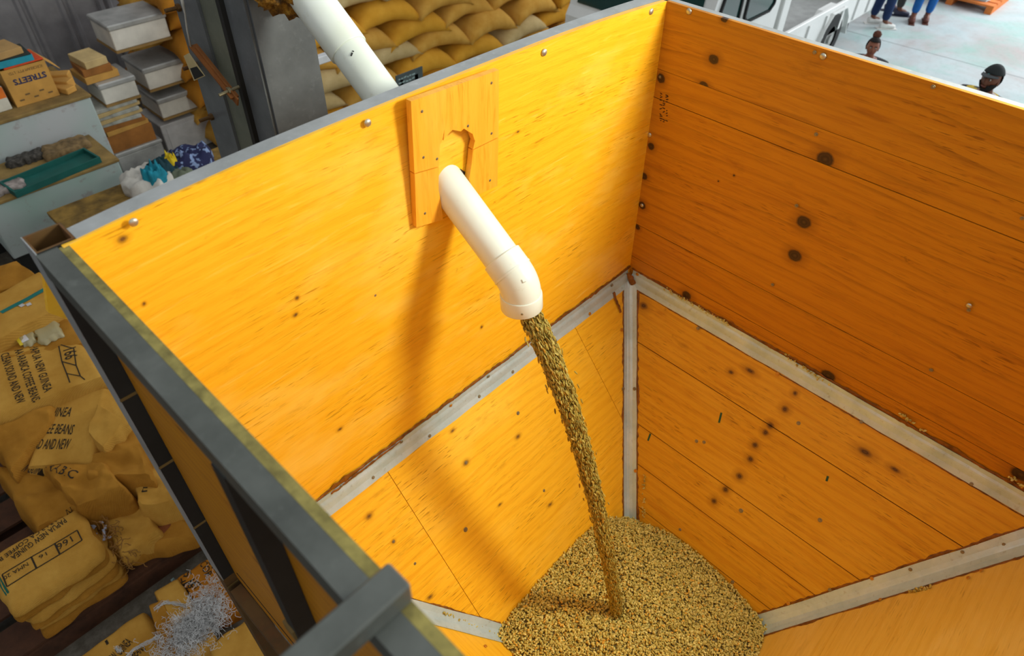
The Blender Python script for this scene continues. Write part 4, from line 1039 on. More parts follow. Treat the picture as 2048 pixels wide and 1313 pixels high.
for i_, (pts, lb) in enumerate((([(24,662),(62,646),(70,680),(44,692)], 'clear plastic pouch with a white printed label, on the jute bale'), ([(60,648),(100,622),(128,668),(78,688)], 'clear plastic pouch of pale beans, next to the labelled pouch'))):
    o = cloth('plastic_pouch', Q(pts, .735), .025, pouch, 80+i_, amp=.008, freq=14, edge=.9, nu=16, nv=12); tag(o, lb, 'pouch', 'plastic pouches on the bale')
    if i_ == 0:
        bv = world_bvh(o); g = MB(); put_line(g, [at(34,665,z=.735), at(50,684,z=.735)], .05, bv, .003); obj('label', g, plain('white_label', lin(206,202,200), .7), o)
        g = MB(); put_line(g, [at(25,664,z=.735), at(44,691,z=.735)], .018, bv, .004); obj('yellow_edge', g, plain('yellow_edge', lin(214,186,40), .6), o)
# orange board seen behind the corner post
g = MB(); g.prism([at(px,py,y=.36) for px,py in ((85,530),(97,626),(150,645),(220,700),(190,520))], Vector((0,-1,0)), .016)
obj('plywood_gusset', g, wood('wood_gusset', **WA, seed=77), binE)

# ---------------------------------------------------------------- bottom-left: sacks on the floor and white fibre
fl_s = [
 ('printed jute sack on the floor at the bottom edge, GUINEA BEANS lettering', [(140,1318),(290,1210),(345,1330),(200,1400)], .10, .10, jl, 90, dict(amp=.008, freq=4)),
 ('rolled jute sack on the floor left of the white fibre', [(292,1205),(322,1190),(372,1300),(330,1330)], .14, .14, jb, 91, dict(amp=.01, freq=6)),
 ('folded jute sack on the floor under the white fibre', [(300,1178),(352,1148),(440,1290),(380,1330)], .13, .13, jl, 92, dict(amp=.014, freq=6)),
 ('orange woven sack with dark lettering under the steel leg', [(345,1155),(420,1105),(500,1210),(420,1245)], .10, .10, sackcloth('orange_woven', lin(166,100,20), lin(190,124,34)), 93, dict(amp=.008, freq=5)),
 ('smooth jute sack on the floor right of the white fibre', [(410,1290),(500,1225),(590,1340),(440,1400)], .13, .13, jl, 94, dict(amp=.012, freq=5, crease=.008)),
]
for lb, pts, z, th, mt, sd, kw in fl_s: hs[sd] = sk(lb, pts, z, th, mt, sd, **kw)
bv = world_bvh(hs[90]); g = MB(); zz = .10
for txt, a_, b_ in (('NEW GUINEA', (222,1332), (266,1286)), ('COFFEE BEANS', (235,1345), (292,1300))):
    A_ = t2(*a_); B_ = t2(*b_); put_text(g, txt, A_, B_-A_, Vector((0,0,1)).cross(B_-A_), .05, bvh=bv, fit=(B_-A_).length)
put_line(g, [t2(212,1282), t2(216,1290)], .012, bv)
obj('print', g, pr, hs[90])
bv = world_bvh(hs[93]); g = MB(); 
for k, (txt, a_, b_) in enumerate((('HMP', (354,1158), (364,1196)), ('5 IS', (366,1148), (378,1180)), ('LET', (376,1168), (392,1182)), ('COR', (398,1126), (412,1158)), ('AM', (412,1118), (424,1138)))):
    A_ = t2(*a_); B_ = t2(*b_); put_text(g, txt, A_, B_-A_, Vector((0,0,1)).cross(B_-A_), .04, bvh=bv, fit=(B_-A_).length)
obj('print', g, pr, hs[93])
g = MB(); put_line(g, [t2(344,1158), t2(385,1222)], .02, bv, .003); obj('blue_edge', g, plain('blue_edge', lin(110,130,130), .8), hs[93])
ff = bpy.data.curves.new('white_fibre', 'CURVE'); ff.dimensions = '3D'; ff.bevel_depth = .001; ff.bevel_resolution = 0
cA_ = at(405,1240,z=.14); cB_ = at(345,1290,z=.14); cC_ = at(420,1170,z=.13)
for k in range(1500):
    r_ = rf_.random()
    if r_ < .72: cc = cA_+(at(360,1285,z=.14)-cA_)*rf_.uniform(-.5,1.2); sp_ = .058
    elif r_ < .88: cc = cA_+(cC_-cA_)*rf_.random(); sp_ = .04
    else: cc = cA_+(cB_-cA_)*rf_.random()*1.1; sp_ = .05
    p = Vector((rf_.gauss(cc.x,sp_), rf_.gauss(cc.y,sp_), .135+abs(rf_.gauss(0,.022)))); sp = ff.splines.new('POLY'); n_ = 13; sp.points.add(n_-1); d = Vector((rf_.uniform(-1,1), rf_.uniform(-1,1), 0))
    for i in range(n_):
        sp.points[i].co = (*p, 1); d = (d+Vector((rf_.uniform(-1,1),rf_.uniform(-1,1),rf_.uniform(-.5,.5)))).normalized(); p = p+d*.0065; p.z = min(max(p.z,.13),.20)
for pts in (((255,1312),(275,1296),(300,1285),(318,1272)), ((310,1220),(330,1205),(350,1208),(372,1212)), ((232,1295),(238,1303),(243,1300))):
    for rep in range(14):
        sp = ff.splines.new('POLY'); sp.points.add(len(pts)*3-1)
        P3 = [at(x_+rf_.uniform(-4,4), y_+rf_.uniform(-4,4), z=.14) for x_, y_ in pts]; i = 0
        for k in range(len(pts)*3):
            t = k/(len(pts)*3-1)*(len(pts)-1); j = min(int(t), len(pts)-2); q = P3[j]+(P3[j+1]-P3[j])*(t-j)+Vector((rf_.uniform(-.006,.006),rf_.uniform(-.006,.006),rf_.uniform(-.004,.008))); sp.points[k].co = (*q,1)
o = bpy.data.objects.new('white_fibre', ff); COL.objects.link(o); ff.materials.append(plain('white_fibre', lin(206,206,204), .9)); tag(o, 'tangled heap of fluffy white fibre lying on the floor sacks', 'fibre', kind='stuff')
# ---------------------------------------------------------------- cabinets, tin boxes and cartons in the store corner
aq = NT('worn_aqua_enamel'); _c = aq.coord()
aqm = aq.fin(aq.mix(aq.maprange(aq.noise(_c, 7, 6, .7), .58, .66, 0, .5), aq.ramp(aq.noise(_c, 1.6, 4), [(.3, lin(150,176,166)), (.65, lin(176,180,180))]), lin(140,120,118)), .5)
dust = plain('dusty_brown_top', lin(138,112,62), .9, 0, .25, 6)
def cabinet(label, x0, x1, y0, y1, z0, z1, name='long_cabinet'):
    e = thing(name, label, 'cabinet', ((x0+x1)/2,(y0+y1)/2,0))
    g = MB(); g.box((x0,y0,z0),(x1,y1,z1-.03), bev=.008); obj('body', g, aqm, e)
    g = MB(); g.box((x0-.01,y0-.012,z1-.028),(x1+.01,y1+.01,z1), bev=.006); obj('top', g, [dust], e)
    g = MB(); g.box((x0+.03,y0+.05,0),(x1-.03,y1-.03,z0)); obj('shadow_plinth', g, stb, e)  # black block stands for the shadow gap under the cabinet
    return e
cabinet('long pale aqua cabinet against the ribbed wall, STREETS carton on top', -3.4, -.475, 5.16, 5.95, .12, 1.10)
cabinet('lower pale aqua cabinet with dusty papers on top, behind the plank table', -1.635, -.625, 4.54, 5.10, .30, .80)
# carton, turned upside down
card = plain('brown_card', lin(188,140,66), .85, 0, .15, 5); cardd = plain('dark_card', lin(150,96,40), .85, 0, .2, 6); cardl = plain('pale_card', lin(190,164,112), .85, 0, .15, 6)
ce = thing('carton', 'brown cardboard carton, STREETS printed upside down, on the long cabinet', 'carton', (-.82,5.45,1.10))
x0,x1,y0,y1,z0,z1 = -.99,-.655,5.30,5.62,1.102,1.40
g = MB(); g.box((x0,y0,z0),(x1,y0+.008,z1)); g.box((x0,y1-.008,z0),(x1,y1,z1)); g.box((x0,y0+.008,z0),(x0+.008,y1-.008,z1)); g.box((x1-.008,y0+.008,z0),(x1,y1-.008,z1)); g.box((x0+.008,y0+.008,z0),(x1-.008,y1-.008,z0+.008)); obj('body', g, card, ce)
g = MB(); NF = Vector((0,-1,0)); XT = Vector((-1,0,0)); YT = Vector((0,0,-1))
put_text(g, 'STREETS', Vector((x1-.03,y0,z0+.215)), XT, YT, .045, N=NF, fit=.25, bold=.03); obj('lettering', g, plain('blue_ink', lin(30,44,84), .8), ce)
g = MB(); put_text(g, 'ICECREAM PTY. LTD.', Vector((x1-.03,y0,z0+.275)), XT, YT, .022, N=NF, fit=.26, bold=0); 
for k in range(5): g.box((x0+.04+k*.055,y0-.002,z0+.04+(k%2)*.035),(x0+.075+k*.055,y0-.0005,z0+.052+(k%2)*.035))
obj('small_print', g, plain('grey_ink', lin(110,86,52), .8), ce)
for xx, rot_, zz_ in ((x1,.9,0),(x1,.35,.0)):
    M = Matrix.Translation((x1+.002, (y0+y1)/2+(rot_-.6)*.12, z1)) @ Matrix.Rotation(rot_+.5, 4, 'Y'); g = MB(); g.box((0,-.12,-.002),(.13,.10,.002), M=M); obj('flap', g, card, ce)
def slab(name, label, cat, px, z, w_, d_, h_, rot, mat, group=None):
    p = at(*px, z=z); M = Matrix.Translation(p) @ Matrix.Rotation(rot, 4, 'Z'); g = MB(); g.box((-w_/2,-d_/2,0),(w_/2,d_/2,h_), bev=.003)
    return tag(obj(name, g, mat, None, M), label, cat, group)
zt_ = 1.402
for k, (nm, lb, ct, col_, w_, h_, dx_, r_) in enumerate((('folder','orange red folder lying over the STREETS carton','folder',lin(206,70,20),.30,.012,.02,.05),('folder','turquoise blue folder on the STREETS carton','folder',lin(30,140,160),.34,.05,-.06,.02),('folder','dark folder near the top of the carton','folder',lin(30,40,36),.34,.012,-.06,-.04),('paper_bundle','tan paper bundle on top of the folders','paper',lin(170,134,80),.30,.05,-.1,.15))):
    M = Matrix.Translation((-.83+dx_, 5.44, zt_)) @ Matrix.Rotation(r_, 4, 'Z'); g = MB(); g.box((-w_/2,-.13,0),(w_/2,.13,h_), bev=.002); tag(obj(nm, g, plain('folder%d' % k, col_, .6), None, M), lb, ct); zt_ += h_+.001
M = Matrix.Translation((-1.16,5.42,1.101)) @ Matrix.Rotation(.05, 4, 'Z'); g = MB(); g.box((-.13,-.12,0),(.13,.16,.19), bev=.004); o = tag(obj('carton', g, plain('white_card', lin(196,192,176), .7), None, M), 'white carton with an orange panel at the left picture edge', 'carton')
g = MB(); g.box((-.128,-.1215,.10),(.128,-.1202,.188)); obj('orange_panel', g, plain('orange_panel', lin(214,110,30), .6), o, M)
g = MB(); p = Vector((-.60,5.36,1.101)); 
for k in range(3):
    M = Matrix.Translation(p+Vector((.02*k,.09*k,.0))) @ Matrix.Rotation(.4+.3*k, 4, 'Z'); g = MB(); g.box((-.05,-.1,0),(.05,.1,.05+.02*k), bev=.006); tag(obj('paper_roll', g, card, None, M), 'crushed card piece %s on the long cabinet, beside the STREETS carton' % ('nearest the edge','in the middle','nearest the wall')[k], 'card')
# things on the lower cabinet
g = MB(); M = Matrix.Translation(at(115,357,z=.802)+Vector((0,.08,0))) @ Matrix.Rotation(.12, 4, 'Z')
for lo, hi in (((-.34,-.12,0),(.34,.12,.012)),((-.34,-.12,.012),(-.325,.12,.05)),((.325,-.12,.012),(.34,.12,.05)),((-.325,-.12,.012),(.325,-.108,.05)),((-.325,.108,.012),(.325,.12,.05))): g.box(lo, hi)
tag(obj('shallow_tray', g, plain('dark_teal', lin(14,84,76), .6), None, M), 'dark teal shallow tray on the lower cabinet', 'tray')
o = cloth('dirty_rag', [Vector((-1.62,4.60,.84)),Vector((-1.30,4.58,.84)),Vector((-1.28,4.75,.84)),Vector((-1.62,4.80,.84))], .038, plain('pink_grey_rag', lin(150,140,134), .9, 0, .4, 14), 101, amp=.015, freq=12); tag(o, 'pinkish grey rag at the left end of the lower cabinet', 'rag')
o = cloth('dirty_rag', [Vector((-1.05,4.86,.86)),Vector((-.70,4.86,.86)),Vector((-.66,5.04,.86)),Vector((-1.02,5.06,.86))], .058, plain('brown_rag', lin(118,96,62), .9, 0, .4, 14), 102, amp=.03, freq=10); tag(o, 'crumpled brown rag at the right end of the lower cabinet', 'rag')
o = cloth('dark_net', [Vector((-1.30,4.95,.85)),Vector((-1.02,4.93,.85)),Vector((-1.0,5.07,.85)),Vector((-1.28,5.08,.85))], .048, plain('dark_net', lin(70,66,60), .9, 0, .5, 40), 103, amp=.03, freq=16); tag(o, 'dark knotted netting on the lower cabinet', 'netting')
# tin boxes
tin = plain('dull_white_tin', lin(218,214,202), .4, .15, .14, 4); tind = plain('tin_lid', lin(168,168,164), .35, .25, .2, 5); rim_ = plain('tan_rim', lin(150,118,66), .8)
def tinbox(label, BL, BR, TL, Y, dep, lidh=.05, group='lidded tin boxes', mats=(None,None), shelf=True):
    p, q, r = at(*BL, y=Y), at(*BR, y=Y), at(*TL, y=Y); x0, x1, z0, z1 = p.x, q.x, p.z, r.z
    e = thing('tin_box', label, 'box', ((x0+x1)/2, Y+dep/2, z0), group)
    g = MB(); g.box((x0,Y,z0),(x1,Y+dep,z1-lidh), bev=.006); obj('body', g, mats[0] or tin, e)
    g = MB(); g.box((x0-.012,Y-.014,z1-lidh+.001),(x1+.012,Y+dep+.012,z1), bev=.01); obj('lid', g, mats[1] or tind, e)
    g = MB(); g.box((x0-.004,Y-.006,z0-.022),(x1+.004,Y+dep+.004,z0-.001)); obj('base_rim', g, rim_, e)
    return (x0, x1, z0, z1)
Y2 = 5.72
tinbox('white tin box with a grey lid, highest in the stack beside the sacks', (233,103), (345,82), (216,52), Y2, .42)
tinbox('white tin box second from the top, half behind the sacks', (300,181), (395,160), (286,138), Y2, .44)
tinbox('white tin box third from the top, above the grey locker', (327,238), (430,212), (314,200), Y2, .46)
e = thing('steel_locker', 'plain pale grey locker under the stacked white tin boxes', 'locker', (.35,5.95,0))
p = at(320,254,y=Y2); g = MB(); g.box((p.x,Y2,.0),(p.x+.62,Y2+.5,p.z), bev=.006); obj('body', g, plain('pale_grey_steel', lin(176,174,172), .5), e)
g = MB(); g.box((p.x+.05,Y2-.006,.04),(p.x+.57,Y2-.001,p.z-.04)); obj('door', g, plain('pale_grey_door', lin(184,182,180), .5), e)
Y1 = 5.50
tinbox('small white tin box with a crushed lid, on the paper stack', (213,211), (281,192), (198,170), Y1, .36)
def cart(label, BL, BR, TL, Y, dep, mat, name='carton', cat='carton', group='cartons in the store corner'):
    p, q, r = at(*BL, y=Y), at(*BR, y=Y), at(*TL, y=Y); g = MB(); g.box((p.x,Y,p.z),(q.x,Y+dep,r.z-.002), bev=.004)
    o = tag(obj(name, g, mat), label, cat, group)
    s_ = MB(); s_.box(((p.x+q.x)/2-.025,Y-.001,p.z+.002),((p.x+q.x)/2+.025,Y+dep-.01,r.z-.0012)); obj('tape', s_, cardl, o)
    return o
p = at(240,334,y=Y1); q = at(330,306,y=Y1)
e = thing('metal_trunk', 'low grey metal trunk on the floor under the brown carton', 'trunk', ((p.x+q.x)/2,Y1+.2,0)); g = MB(); g.box((p.x,Y1-.02,0),(q.x,Y1+.44,p.z+.10), bev=.01); obj('body', g, tind, e); g = MB(); g.box((p.x-.01,Y1-.03,p.z+.101),(q.x+.01,Y1+.45,p.z+.14), bev=.01); obj('lid', g, tind, e)
zlo = p.z+.14
def stackbox(label, pxl, pxr, z0, z1, Y, dep, mat, name='carton', cat='carton', rot=0.0, yoff=0.0):
    a_ = at(pxl, 250, y=Y).x; x0 = pxl; x1 = pxr; M = Matrix.Translation(((x0+x1)/2, Y+dep/2+yoff, z0)) @ Matrix.Rotation(rot, 4, 'Z'); w_ = (x1-x0)/2
    g = MB(); g.box((-w_,-dep/2,0),(w_,dep/2,z1-z0-.001), bev=.003); return tag(obj(name, g, mat, None, M), label, cat, 'stacked cartons and papers')
XL, XR = at(213,290,y=Y1).x, at(308,262,y=Y1).x
zt_ = at(213,211,y=Y1).z-.022
hh = zt_-zlo
stackbox('large orange brown carton under the thin brown cartons', XL, XR, zlo, zlo+hh*.40, Y1, .40, cardd)
stackbox('flat brown carton on the large carton, lower of two', XL+.03, XR-.02, zlo+hh*.40, zlo+hh*.50, Y1, .36, card, rot=.05)
stackbox('flat brown carton on the large carton, upper of two', XL+.02, XR-.03, zlo+hh*.50, zlo+hh*.60, Y1, .36, cardd, rot=-.03)
pg = plain('grey_paper', lin(170,170,160), .8, 0, .25, 12)
for k in range(5):
    stackbox('grey white paper bundle, %s from the bottom, under the crushed-lid tin' % ordn[k], XL-.04+.015*(k%3), XR-.05+.01*(k%2), zlo+hh*(.60+.08*k), zlo+hh*(.68+.08*k), Y1, .34, (pg, cardl)[k%2], 'paper_bundle', 'paper', (-.08,.06,-.03,.1,0)[k])
g = MB(); M = Matrix.Translation((XL-.08,Y1+.08,zlo+hh*.99)) @ Matrix.Rotation(.25, 4, 'Z'); g.box((-.13,-.07,-.004),(.10,.07,.004), M=M); tag(obj('paper_sheet', g, plain('white_paper', lin(206,204,200), .7)), 'white paper sheet sticking out under the crushed-lid tin', 'paper')
tz = at(198,170,y=Y1).z; TX0, TX1 = at(168,150,y=Y1).x, at(232,140,y=Y1).x
for k in range(3):
    stackbox('flat brown carton %s on the crushed-lid tin' % ('lowest','in the middle','topmost')[k], TX0+.02*k, TX1+.03-.03*k, tz+.001+.065*k, tz+.065*(k+1), Y1, .30, (card, cardd, cardl)[k], rot=(.04,-.05,.08)[k], yoff=.06)
# plank table with cloths
tt_ = plain('stained_table_wood', lin(126,98,40), .75, 0, .45, 7)
te = thing('plank_table', 'low stained plank table behind the bin, a heap of clothes on it', 'table', (-.6,4.05,0))
pa = at(92,424,z=.74); pb = at(112,460,z=.74)
for k in range(3):
    g = MB(); w_ = (pa.y-pb.y+.32)/3; y_ = pa.y-w_*(k+1); g.box((pa.x+.01*k,y_+.003,.70),(1.0,y_+w_-.003,.74), bev=.004); obj('table_plank', g, tt_, te)
for x_, y_ in ((pa.x+.08,pa.y-.06),(pa.x+.08,pa.y-.48),(.9,pa.y-.06),(.9,pa.y-.48)):
    g = MB(); g.box((x_-.03,y_-.03,0),(x_+.03,y_+.03,.699)); obj('leg', g, tt_, te)
def heapcloth(label, c, rx, ry, h_, mat, seed, amp=.5, z0=.741):
    nu, nv = 28, 10; vs = []; fs = []
    for j in range(nv+1):
        for i in range(nu):
            a_ = 2*PI*i/nu; t = j/nv; d = Vector((math.cos(a_), math.sin(a_), 0)); rr = (1-t**2.2)
            k = 1+.28*noise.noise(Vector((d.x*1.6+seed, d.y*1.6, t)))+.12*noise.noise(Vector((d.x*5, d.y*5, seed+t*3)))
            z_ = h_*(1-(1-t)**3.5)*(1+amp*noise.noise(Vector((d.x*rr*3, d.y*rr*3, seed*2)))+.35*amp*noise.noise(Vector((d.x*rr*9, d.y*rr*9, seed))))
            vs.append((c[0]+d.x*rx*rr*k, c[1]+d.y*ry*rr*k, z0+max(0,z_)))
    for j in range(nv):
        for i in range(nu): fs.append((j*nu+i, j*nu+(i+1)%nu, (j+1)*nu+(i+1)%nu, (j+1)*nu+i))
    fs.append(tuple(range(nu-1,-1,-1))); g = MB(); g.add(vs, fs); me = g.mesh('garment', True)
    return tag(obj('garment', me, mat), label, 'clothes', 'clothes heaped on the plank table')
def tt2(px, py): p = at(px, py, z=.80); return (p.x, p.y)
heapcloth('crumpled white garment on the plank table', tt2(298,366), .20, .22, .13, plain('white_cotton', lin(196,192,182), .9, 0, .12, 12), 1)
heapcloth('bright turquoise garment folded on the white one', tt2(316,370), .09, .08, .21, plain('turquoise_cloth', lin(20,130,150), .85, 0, .2, 14), 2)
heapcloth('dark teal garment in the clothes heap', tt2(332,350), .13, .12, .17, plain('dark_teal_cloth', lin(16,54,62), .85, 0, .25, 14), 3)
heapcloth('small yellow cloth between the teal and navy garments', tt2(350,344), .045, .045, .20, plain('yellow_cloth', lin(220,190,30), .85), 4)
nv_ = NT('navy_pattern'); _c = nv_.coord(); nvm = nv_.fin(nv_.mix(nv_.maprange(nv_.noise(_c, 22, 2), .55, .6, 0, 1), lin(18,24,66), lin(120,140,176)), .85)
heapcloth('navy blue patterned garment at the back of the clothes heap', tt2(376,326), .22, .17, .16, nvm, 5)
heapcloth('grey green garment between the navy and yellow cloths', tt2(362,352), .12, .10, .11, plain('grey_green_cloth', lin(96,104,86), .9), 6)
# ---------------------------------------------------------------- light truck on the yard side
wt = plain('white_truck_paint', lin(216,218,216), .35, 0, .05, 2); gls = NT('tinted_window'); glm = gls.fin(lin(14,52,48), .08, 0, .6); blk = plain('black_rubber', lin(28,28,28), .8); tg_ = plain('truck_grey', lin(150,152,150), .5)
TX, TY = 3.1, 2.0
tr = thing('flatbed_truck', 'white light truck with low dropside tray parked beyond the bin', 'truck', (5.8,2.85,0))
g = MB()      # cab body: profile in x-z extruded in y
prof = [(3.92,.50),(3.92,1.05),(3.98,1.15),(4.18,1.86),(5.45,1.90),(5.55,1.80),(5.55,.50)]
k = len(prof); g.add([(x_,TY,z_) for x_,z_ in prof]+[(x_,TY+1.7,z_) for x_,z_ in prof], [tuple(range(k)), tuple(range(2*k-1,k-1,-1))]+[((i+1)%k,i,k+i,k+(i+1)%k) for i in range(k)]); obj('cab', fix_normals(g.mesh('cab')), wt, tr)
for poly in ([(4.10,1.20),(4.28,1.78),(4.52,1.78),(4.58,1.70),(4.58,1.20)], [(4.72,1.26),(4.72,1.72),(4.80,1.79),(5.28,1.79),(5.36,1.72),(5.36,1.26),(5.28,1.20),(4.80,1.20)]):
    g = MB(); g.prism([Vector((x_,TY-.012,z_)) for x_,z_ in poly], Vector((0,-1,0)), .011); w_ = obj('side_window', fix_normals(g.mesh('side_window')), glm, tr)
    g = MB(); kk = len(poly)
    for i in range(kk): a_ = poly[i]; b_ = poly[(i+1)%kk]; g.bar((a_[0],TY-.012,a_[1]),(b_[0],TY-.012,b_[1]),.022,.03,up=(0,1,0))
    obj('window_seal', g, blk, w_)
g = MB(); g.add([(3.99,TY+.1,1.18),(3.99,TY+1.6,1.18),(4.175,TY+1.55,1.84),(4.175,TY+.15,1.84)], [(3,2,1,0)]); o = obj('windscreen', g, glm, tr, Matrix.Translation((-.012,0,.006)))
for x_ in (4.64,): g = MB(); g.box((x_,TY-.006,.55),(x_+.012,TY-.0005,1.84)); obj('door_seam', g, tg_, tr)
g = MB(); g.box((4.10,TY-.03,1.05),(4.24,TY-.006,1.085), bev=.005); obj('door_handle', g, blk, tr)
# tray
z0 = .47; g = MB(); g.box((5.75,TY+.02,z0-.06),(8.75,TY+1.68,z0)); obj('tray_floor', g, tg_, tr)
for y_ in (TY, TY+1.68):
    g = MB(); g.box((5.75,y_,z0-.08),(8.75,y_+.03,z0+.30), bev=.004); sd = obj('side_board', g, wt, tr)
    g = MB(); g.box((5.75,y_-.008,z0+.24),(8.75,y_+.038,z0+.31), bev=.006); obj('top_rail', g, wt, sd)
    for x_ in (6.1,6.6,7.1,7.6,8.1,8.55): g = MB(); g.box((x_,y_-.022,z0-.05),(x_+.06,y_-.001,z0+.24)); obj('stiffener', g, tg_ if y_ > TY else wt, sd)
g = MB(); g.box((8.75,TY,z0-.08),(8.79,TY+1.71,z0+.30), bev=.004); obj('tailboard', g, wt, tr)
g = MB(); g.box((5.68,TY,z0-.08),(5.74,TY+1.71,z0+.95), bev=.01); obj('headboard', g, wt, tr)
g = MB(); g.box((5.62,TY-.02,z0-.1),(5.80,TY+.06,1.75), bev=.01); obj('headboard_post', g, wt, tr)
g = MB(); g.box((3.2,TY+.45,.34),(8.7,TY+.60,.40)); g.box((3.2,TY+1.1,.34),(8.7,TY+1.25,.40)); obj('chassis', g, blk, tr)
def wheel(x_, y_):
    g = MB(); seg = 28; vs = []; pr_ = [(.17,-.0),(.30,-.0),(.33,.03),(.33,.15),(.30,.18),(.17,.18)]
    for r_, t in pr_: vs += [(x_+r_*math.cos(2*PI*i/seg), y_+t, .33+r_*math.sin(2*PI*i/seg)) for i in range(seg)]
    g.add(vs, [(j*seg+i, j*seg+(i+1)%seg, (j+1)*seg+(i+1)%seg, (j+1)*seg+i) for j in range(5) for i in range(seg)]); w_ = obj('wheel', fix_normals(g.mesh('wheel')), blk, tr)
    g = MB(); g.tube([(x_,y_+.02,.33),(x_,y_+.16,.33)], .168, 20); g.tube([(x_,y_-.01,.33),(x_,y_+.02,.33)], .06, 12); obj('hub', g, tg_, w_)
for x_ in (4.45,7.45): wheel(x_, TY-.02); wheel(x_, TY+1.54)
g = MB(); pts = [(7.0,.30),(7.1,.55),(7.25,.70),(7.65,.70),(7.80,.55),(7.90,.30)]
for a_, b_ in zip(pts[:-1], pts[1:]): g.bar((a_[0],TY+.07,a_[1]),(b_[0],TY+.07,b_[1]),.24,.012,up=(0,0,1))
obj('mudguard', g, wt, tr)
g = MB(); g.box((8.80,TY+.05,.36),(8.84,TY+.25,.46), bev=.005); obj('tail_light', g, plain('dark_red_lens', lin(60,18,16), .3), tr)
g = MB(); g.box((8.35,TY+.1,.16),(8.37,TY+.45,.44)); obj('mud_flap', g, blk, tr)
tr.location.x += .18
# ---------------------------------------------------------------- wrapped load on an orange pallet
pe = at(1985,14,z=.12)
op = thing('orange_pallet', 'orange wooden pallet at the top right, under a wrapped load', 'pallet', (pe.x+.4,pe.y+.6,0)); om = plain('orange_wood', lin(214,120,50), .7)
for k in range(5): g = MB(); g.box((pe.x+k*.21,pe.y-.02,.10),(pe.x+k*.21+.16,pe.y+1.3,.13)); obj('deck_board', g, om, op)
for k in range(3): g = MB(); g.box((pe.x,pe.y-.02+k*.6,0),(pe.x+1.0,pe.y+.08+k*.6,.099)); obj('bearer', g, om, op)
o = cloth('wrapped_load', [Vector((pe.x+.10,pe.y+.12,.75)),Vector((pe.x+.95,pe.y+.12,.75)),Vector((pe.x+.95,pe.y+1.2,.75)),Vector((pe.x+.10,pe.y+1.2,.75))], .618, plain('pale_blue_wrap', lin(176,198,206), .35, 0, .1, 6), 130, amp=.02, freq=5, edge=.3); tag(o, 'load in pale blue plastic wrap on the orange pallet', 'load')
g = MB(); c_ = at(2048,-10,z=.3); g.box((pe.x+1.3,pe.y-1.6,.0),(pe.x+2.8,pe.y+1.2,.02)); tag(obj('floor_mat', g, plain('dark_olive_mat', lin(92,86,56), .9)), 'dark olive mat on the floor beyond the orange pallet', 'mat')

# ---------------------------------------------------------------- people
def skin_mesh(verts, edges, rad, root, sub=2):
    me = bpy.data.meshes.new('b'); me.from_pydata(verts, edges, []); o = bpy.data.objects.new('b', me); COL.objects.link(o)
    o.modifiers.new('s', 'SKIN'); sl = me.skin_vertices[0].data
    for i, r_ in enumerate(rad): sl[i].radius = r_ if hasattr(r_, '__len__') else (r_, r_); sl[i].use_root = (i == root)
    m = o.modifiers.new('u', 'SUBSURF'); m.levels = sub; m.render_levels = sub
    dg = bpy.context.evaluated_depsgraph_get(); ev = o.evaluated_get(dg); e = ev.to_mesh()
    vs = [v.co.copy() for v in e.vertices]; fs = [tuple(p.vertices) for p in e.polygons]; ev.to_mesh_clear(); bpy.data.objects.remove(o); bpy.data.meshes.remove(me)
    return vs, fs
def head_shape(u, v):
    """unit direction -> head surface point (x right, y forward, z up), chin at about -.115, crown +.115"""
    d = Vector((math.cos(v)*math.sin(u), math.cos(v)*math.cos(u), math.sin(v)))
    x_, y_, z_ = d.x*.074, d.y*.092, d.z*.115
    if z_ < 0: s_ = 1+z_/.115*.34; x_ *= s_; y_ *= (1+z_/.115*.16)
    if d.y > 0:
        y_ *= .96
        y_ += .022*math.exp(-((d.x/.13)**2))*math.exp(-(((d.z+.12)/.22)**2))          # nose
        y_ -= .009*math.exp(-(((abs(d.x)-.34)/.15)**2))*math.exp(-(((d.z-.06)/.12)**2)) # eye sockets
        y_ += .006*math.exp(-((d.x/.3)**2))*math.exp(-(((d.z+.47)/.09)**2))             # lips
        y_ += .009*math.exp(-((d.x/.3)**2))*math.exp(-(((d.z+.88)/.16)**2))             # chin
        y_ += .004*math.exp(-((d.x/.5)**2))*math.exp(-(((d.z-.22)/.1)**2))              # brow
    return Vector((x_, y_, z_))
def head_grid(M, nu=40, nv=28, off=0.0, test=None):
    vs = []; fs = []; keep = []
    for j in range(nv+1):
        v = -PI/2+PI*j/nv
        for i in range(nu):
            u = 2*PI*i/nu; p = head_shape(u, v); n_ = Vector((p.x/.074, p.y/.092, p.z/.115)).normalized(); keep.append(test(p) if test else True); vs.append(M @ (p+n_*off))
    for j in range(nv):
        for i in range(nu):
            q = (j*nu+i, j*nu+(i+1)%nu, (j+1)*nu+(i+1)%nu, (j+1)*nu+i)
            if all(keep[k] for k in q): fs.append(q)
    used = sorted({k for f in fs for k in f}); mp = {k: i for i, k in enumerate(used)}
    return [vs[k] for k in used], [tuple(mp[k] for k in f) for f in fs]
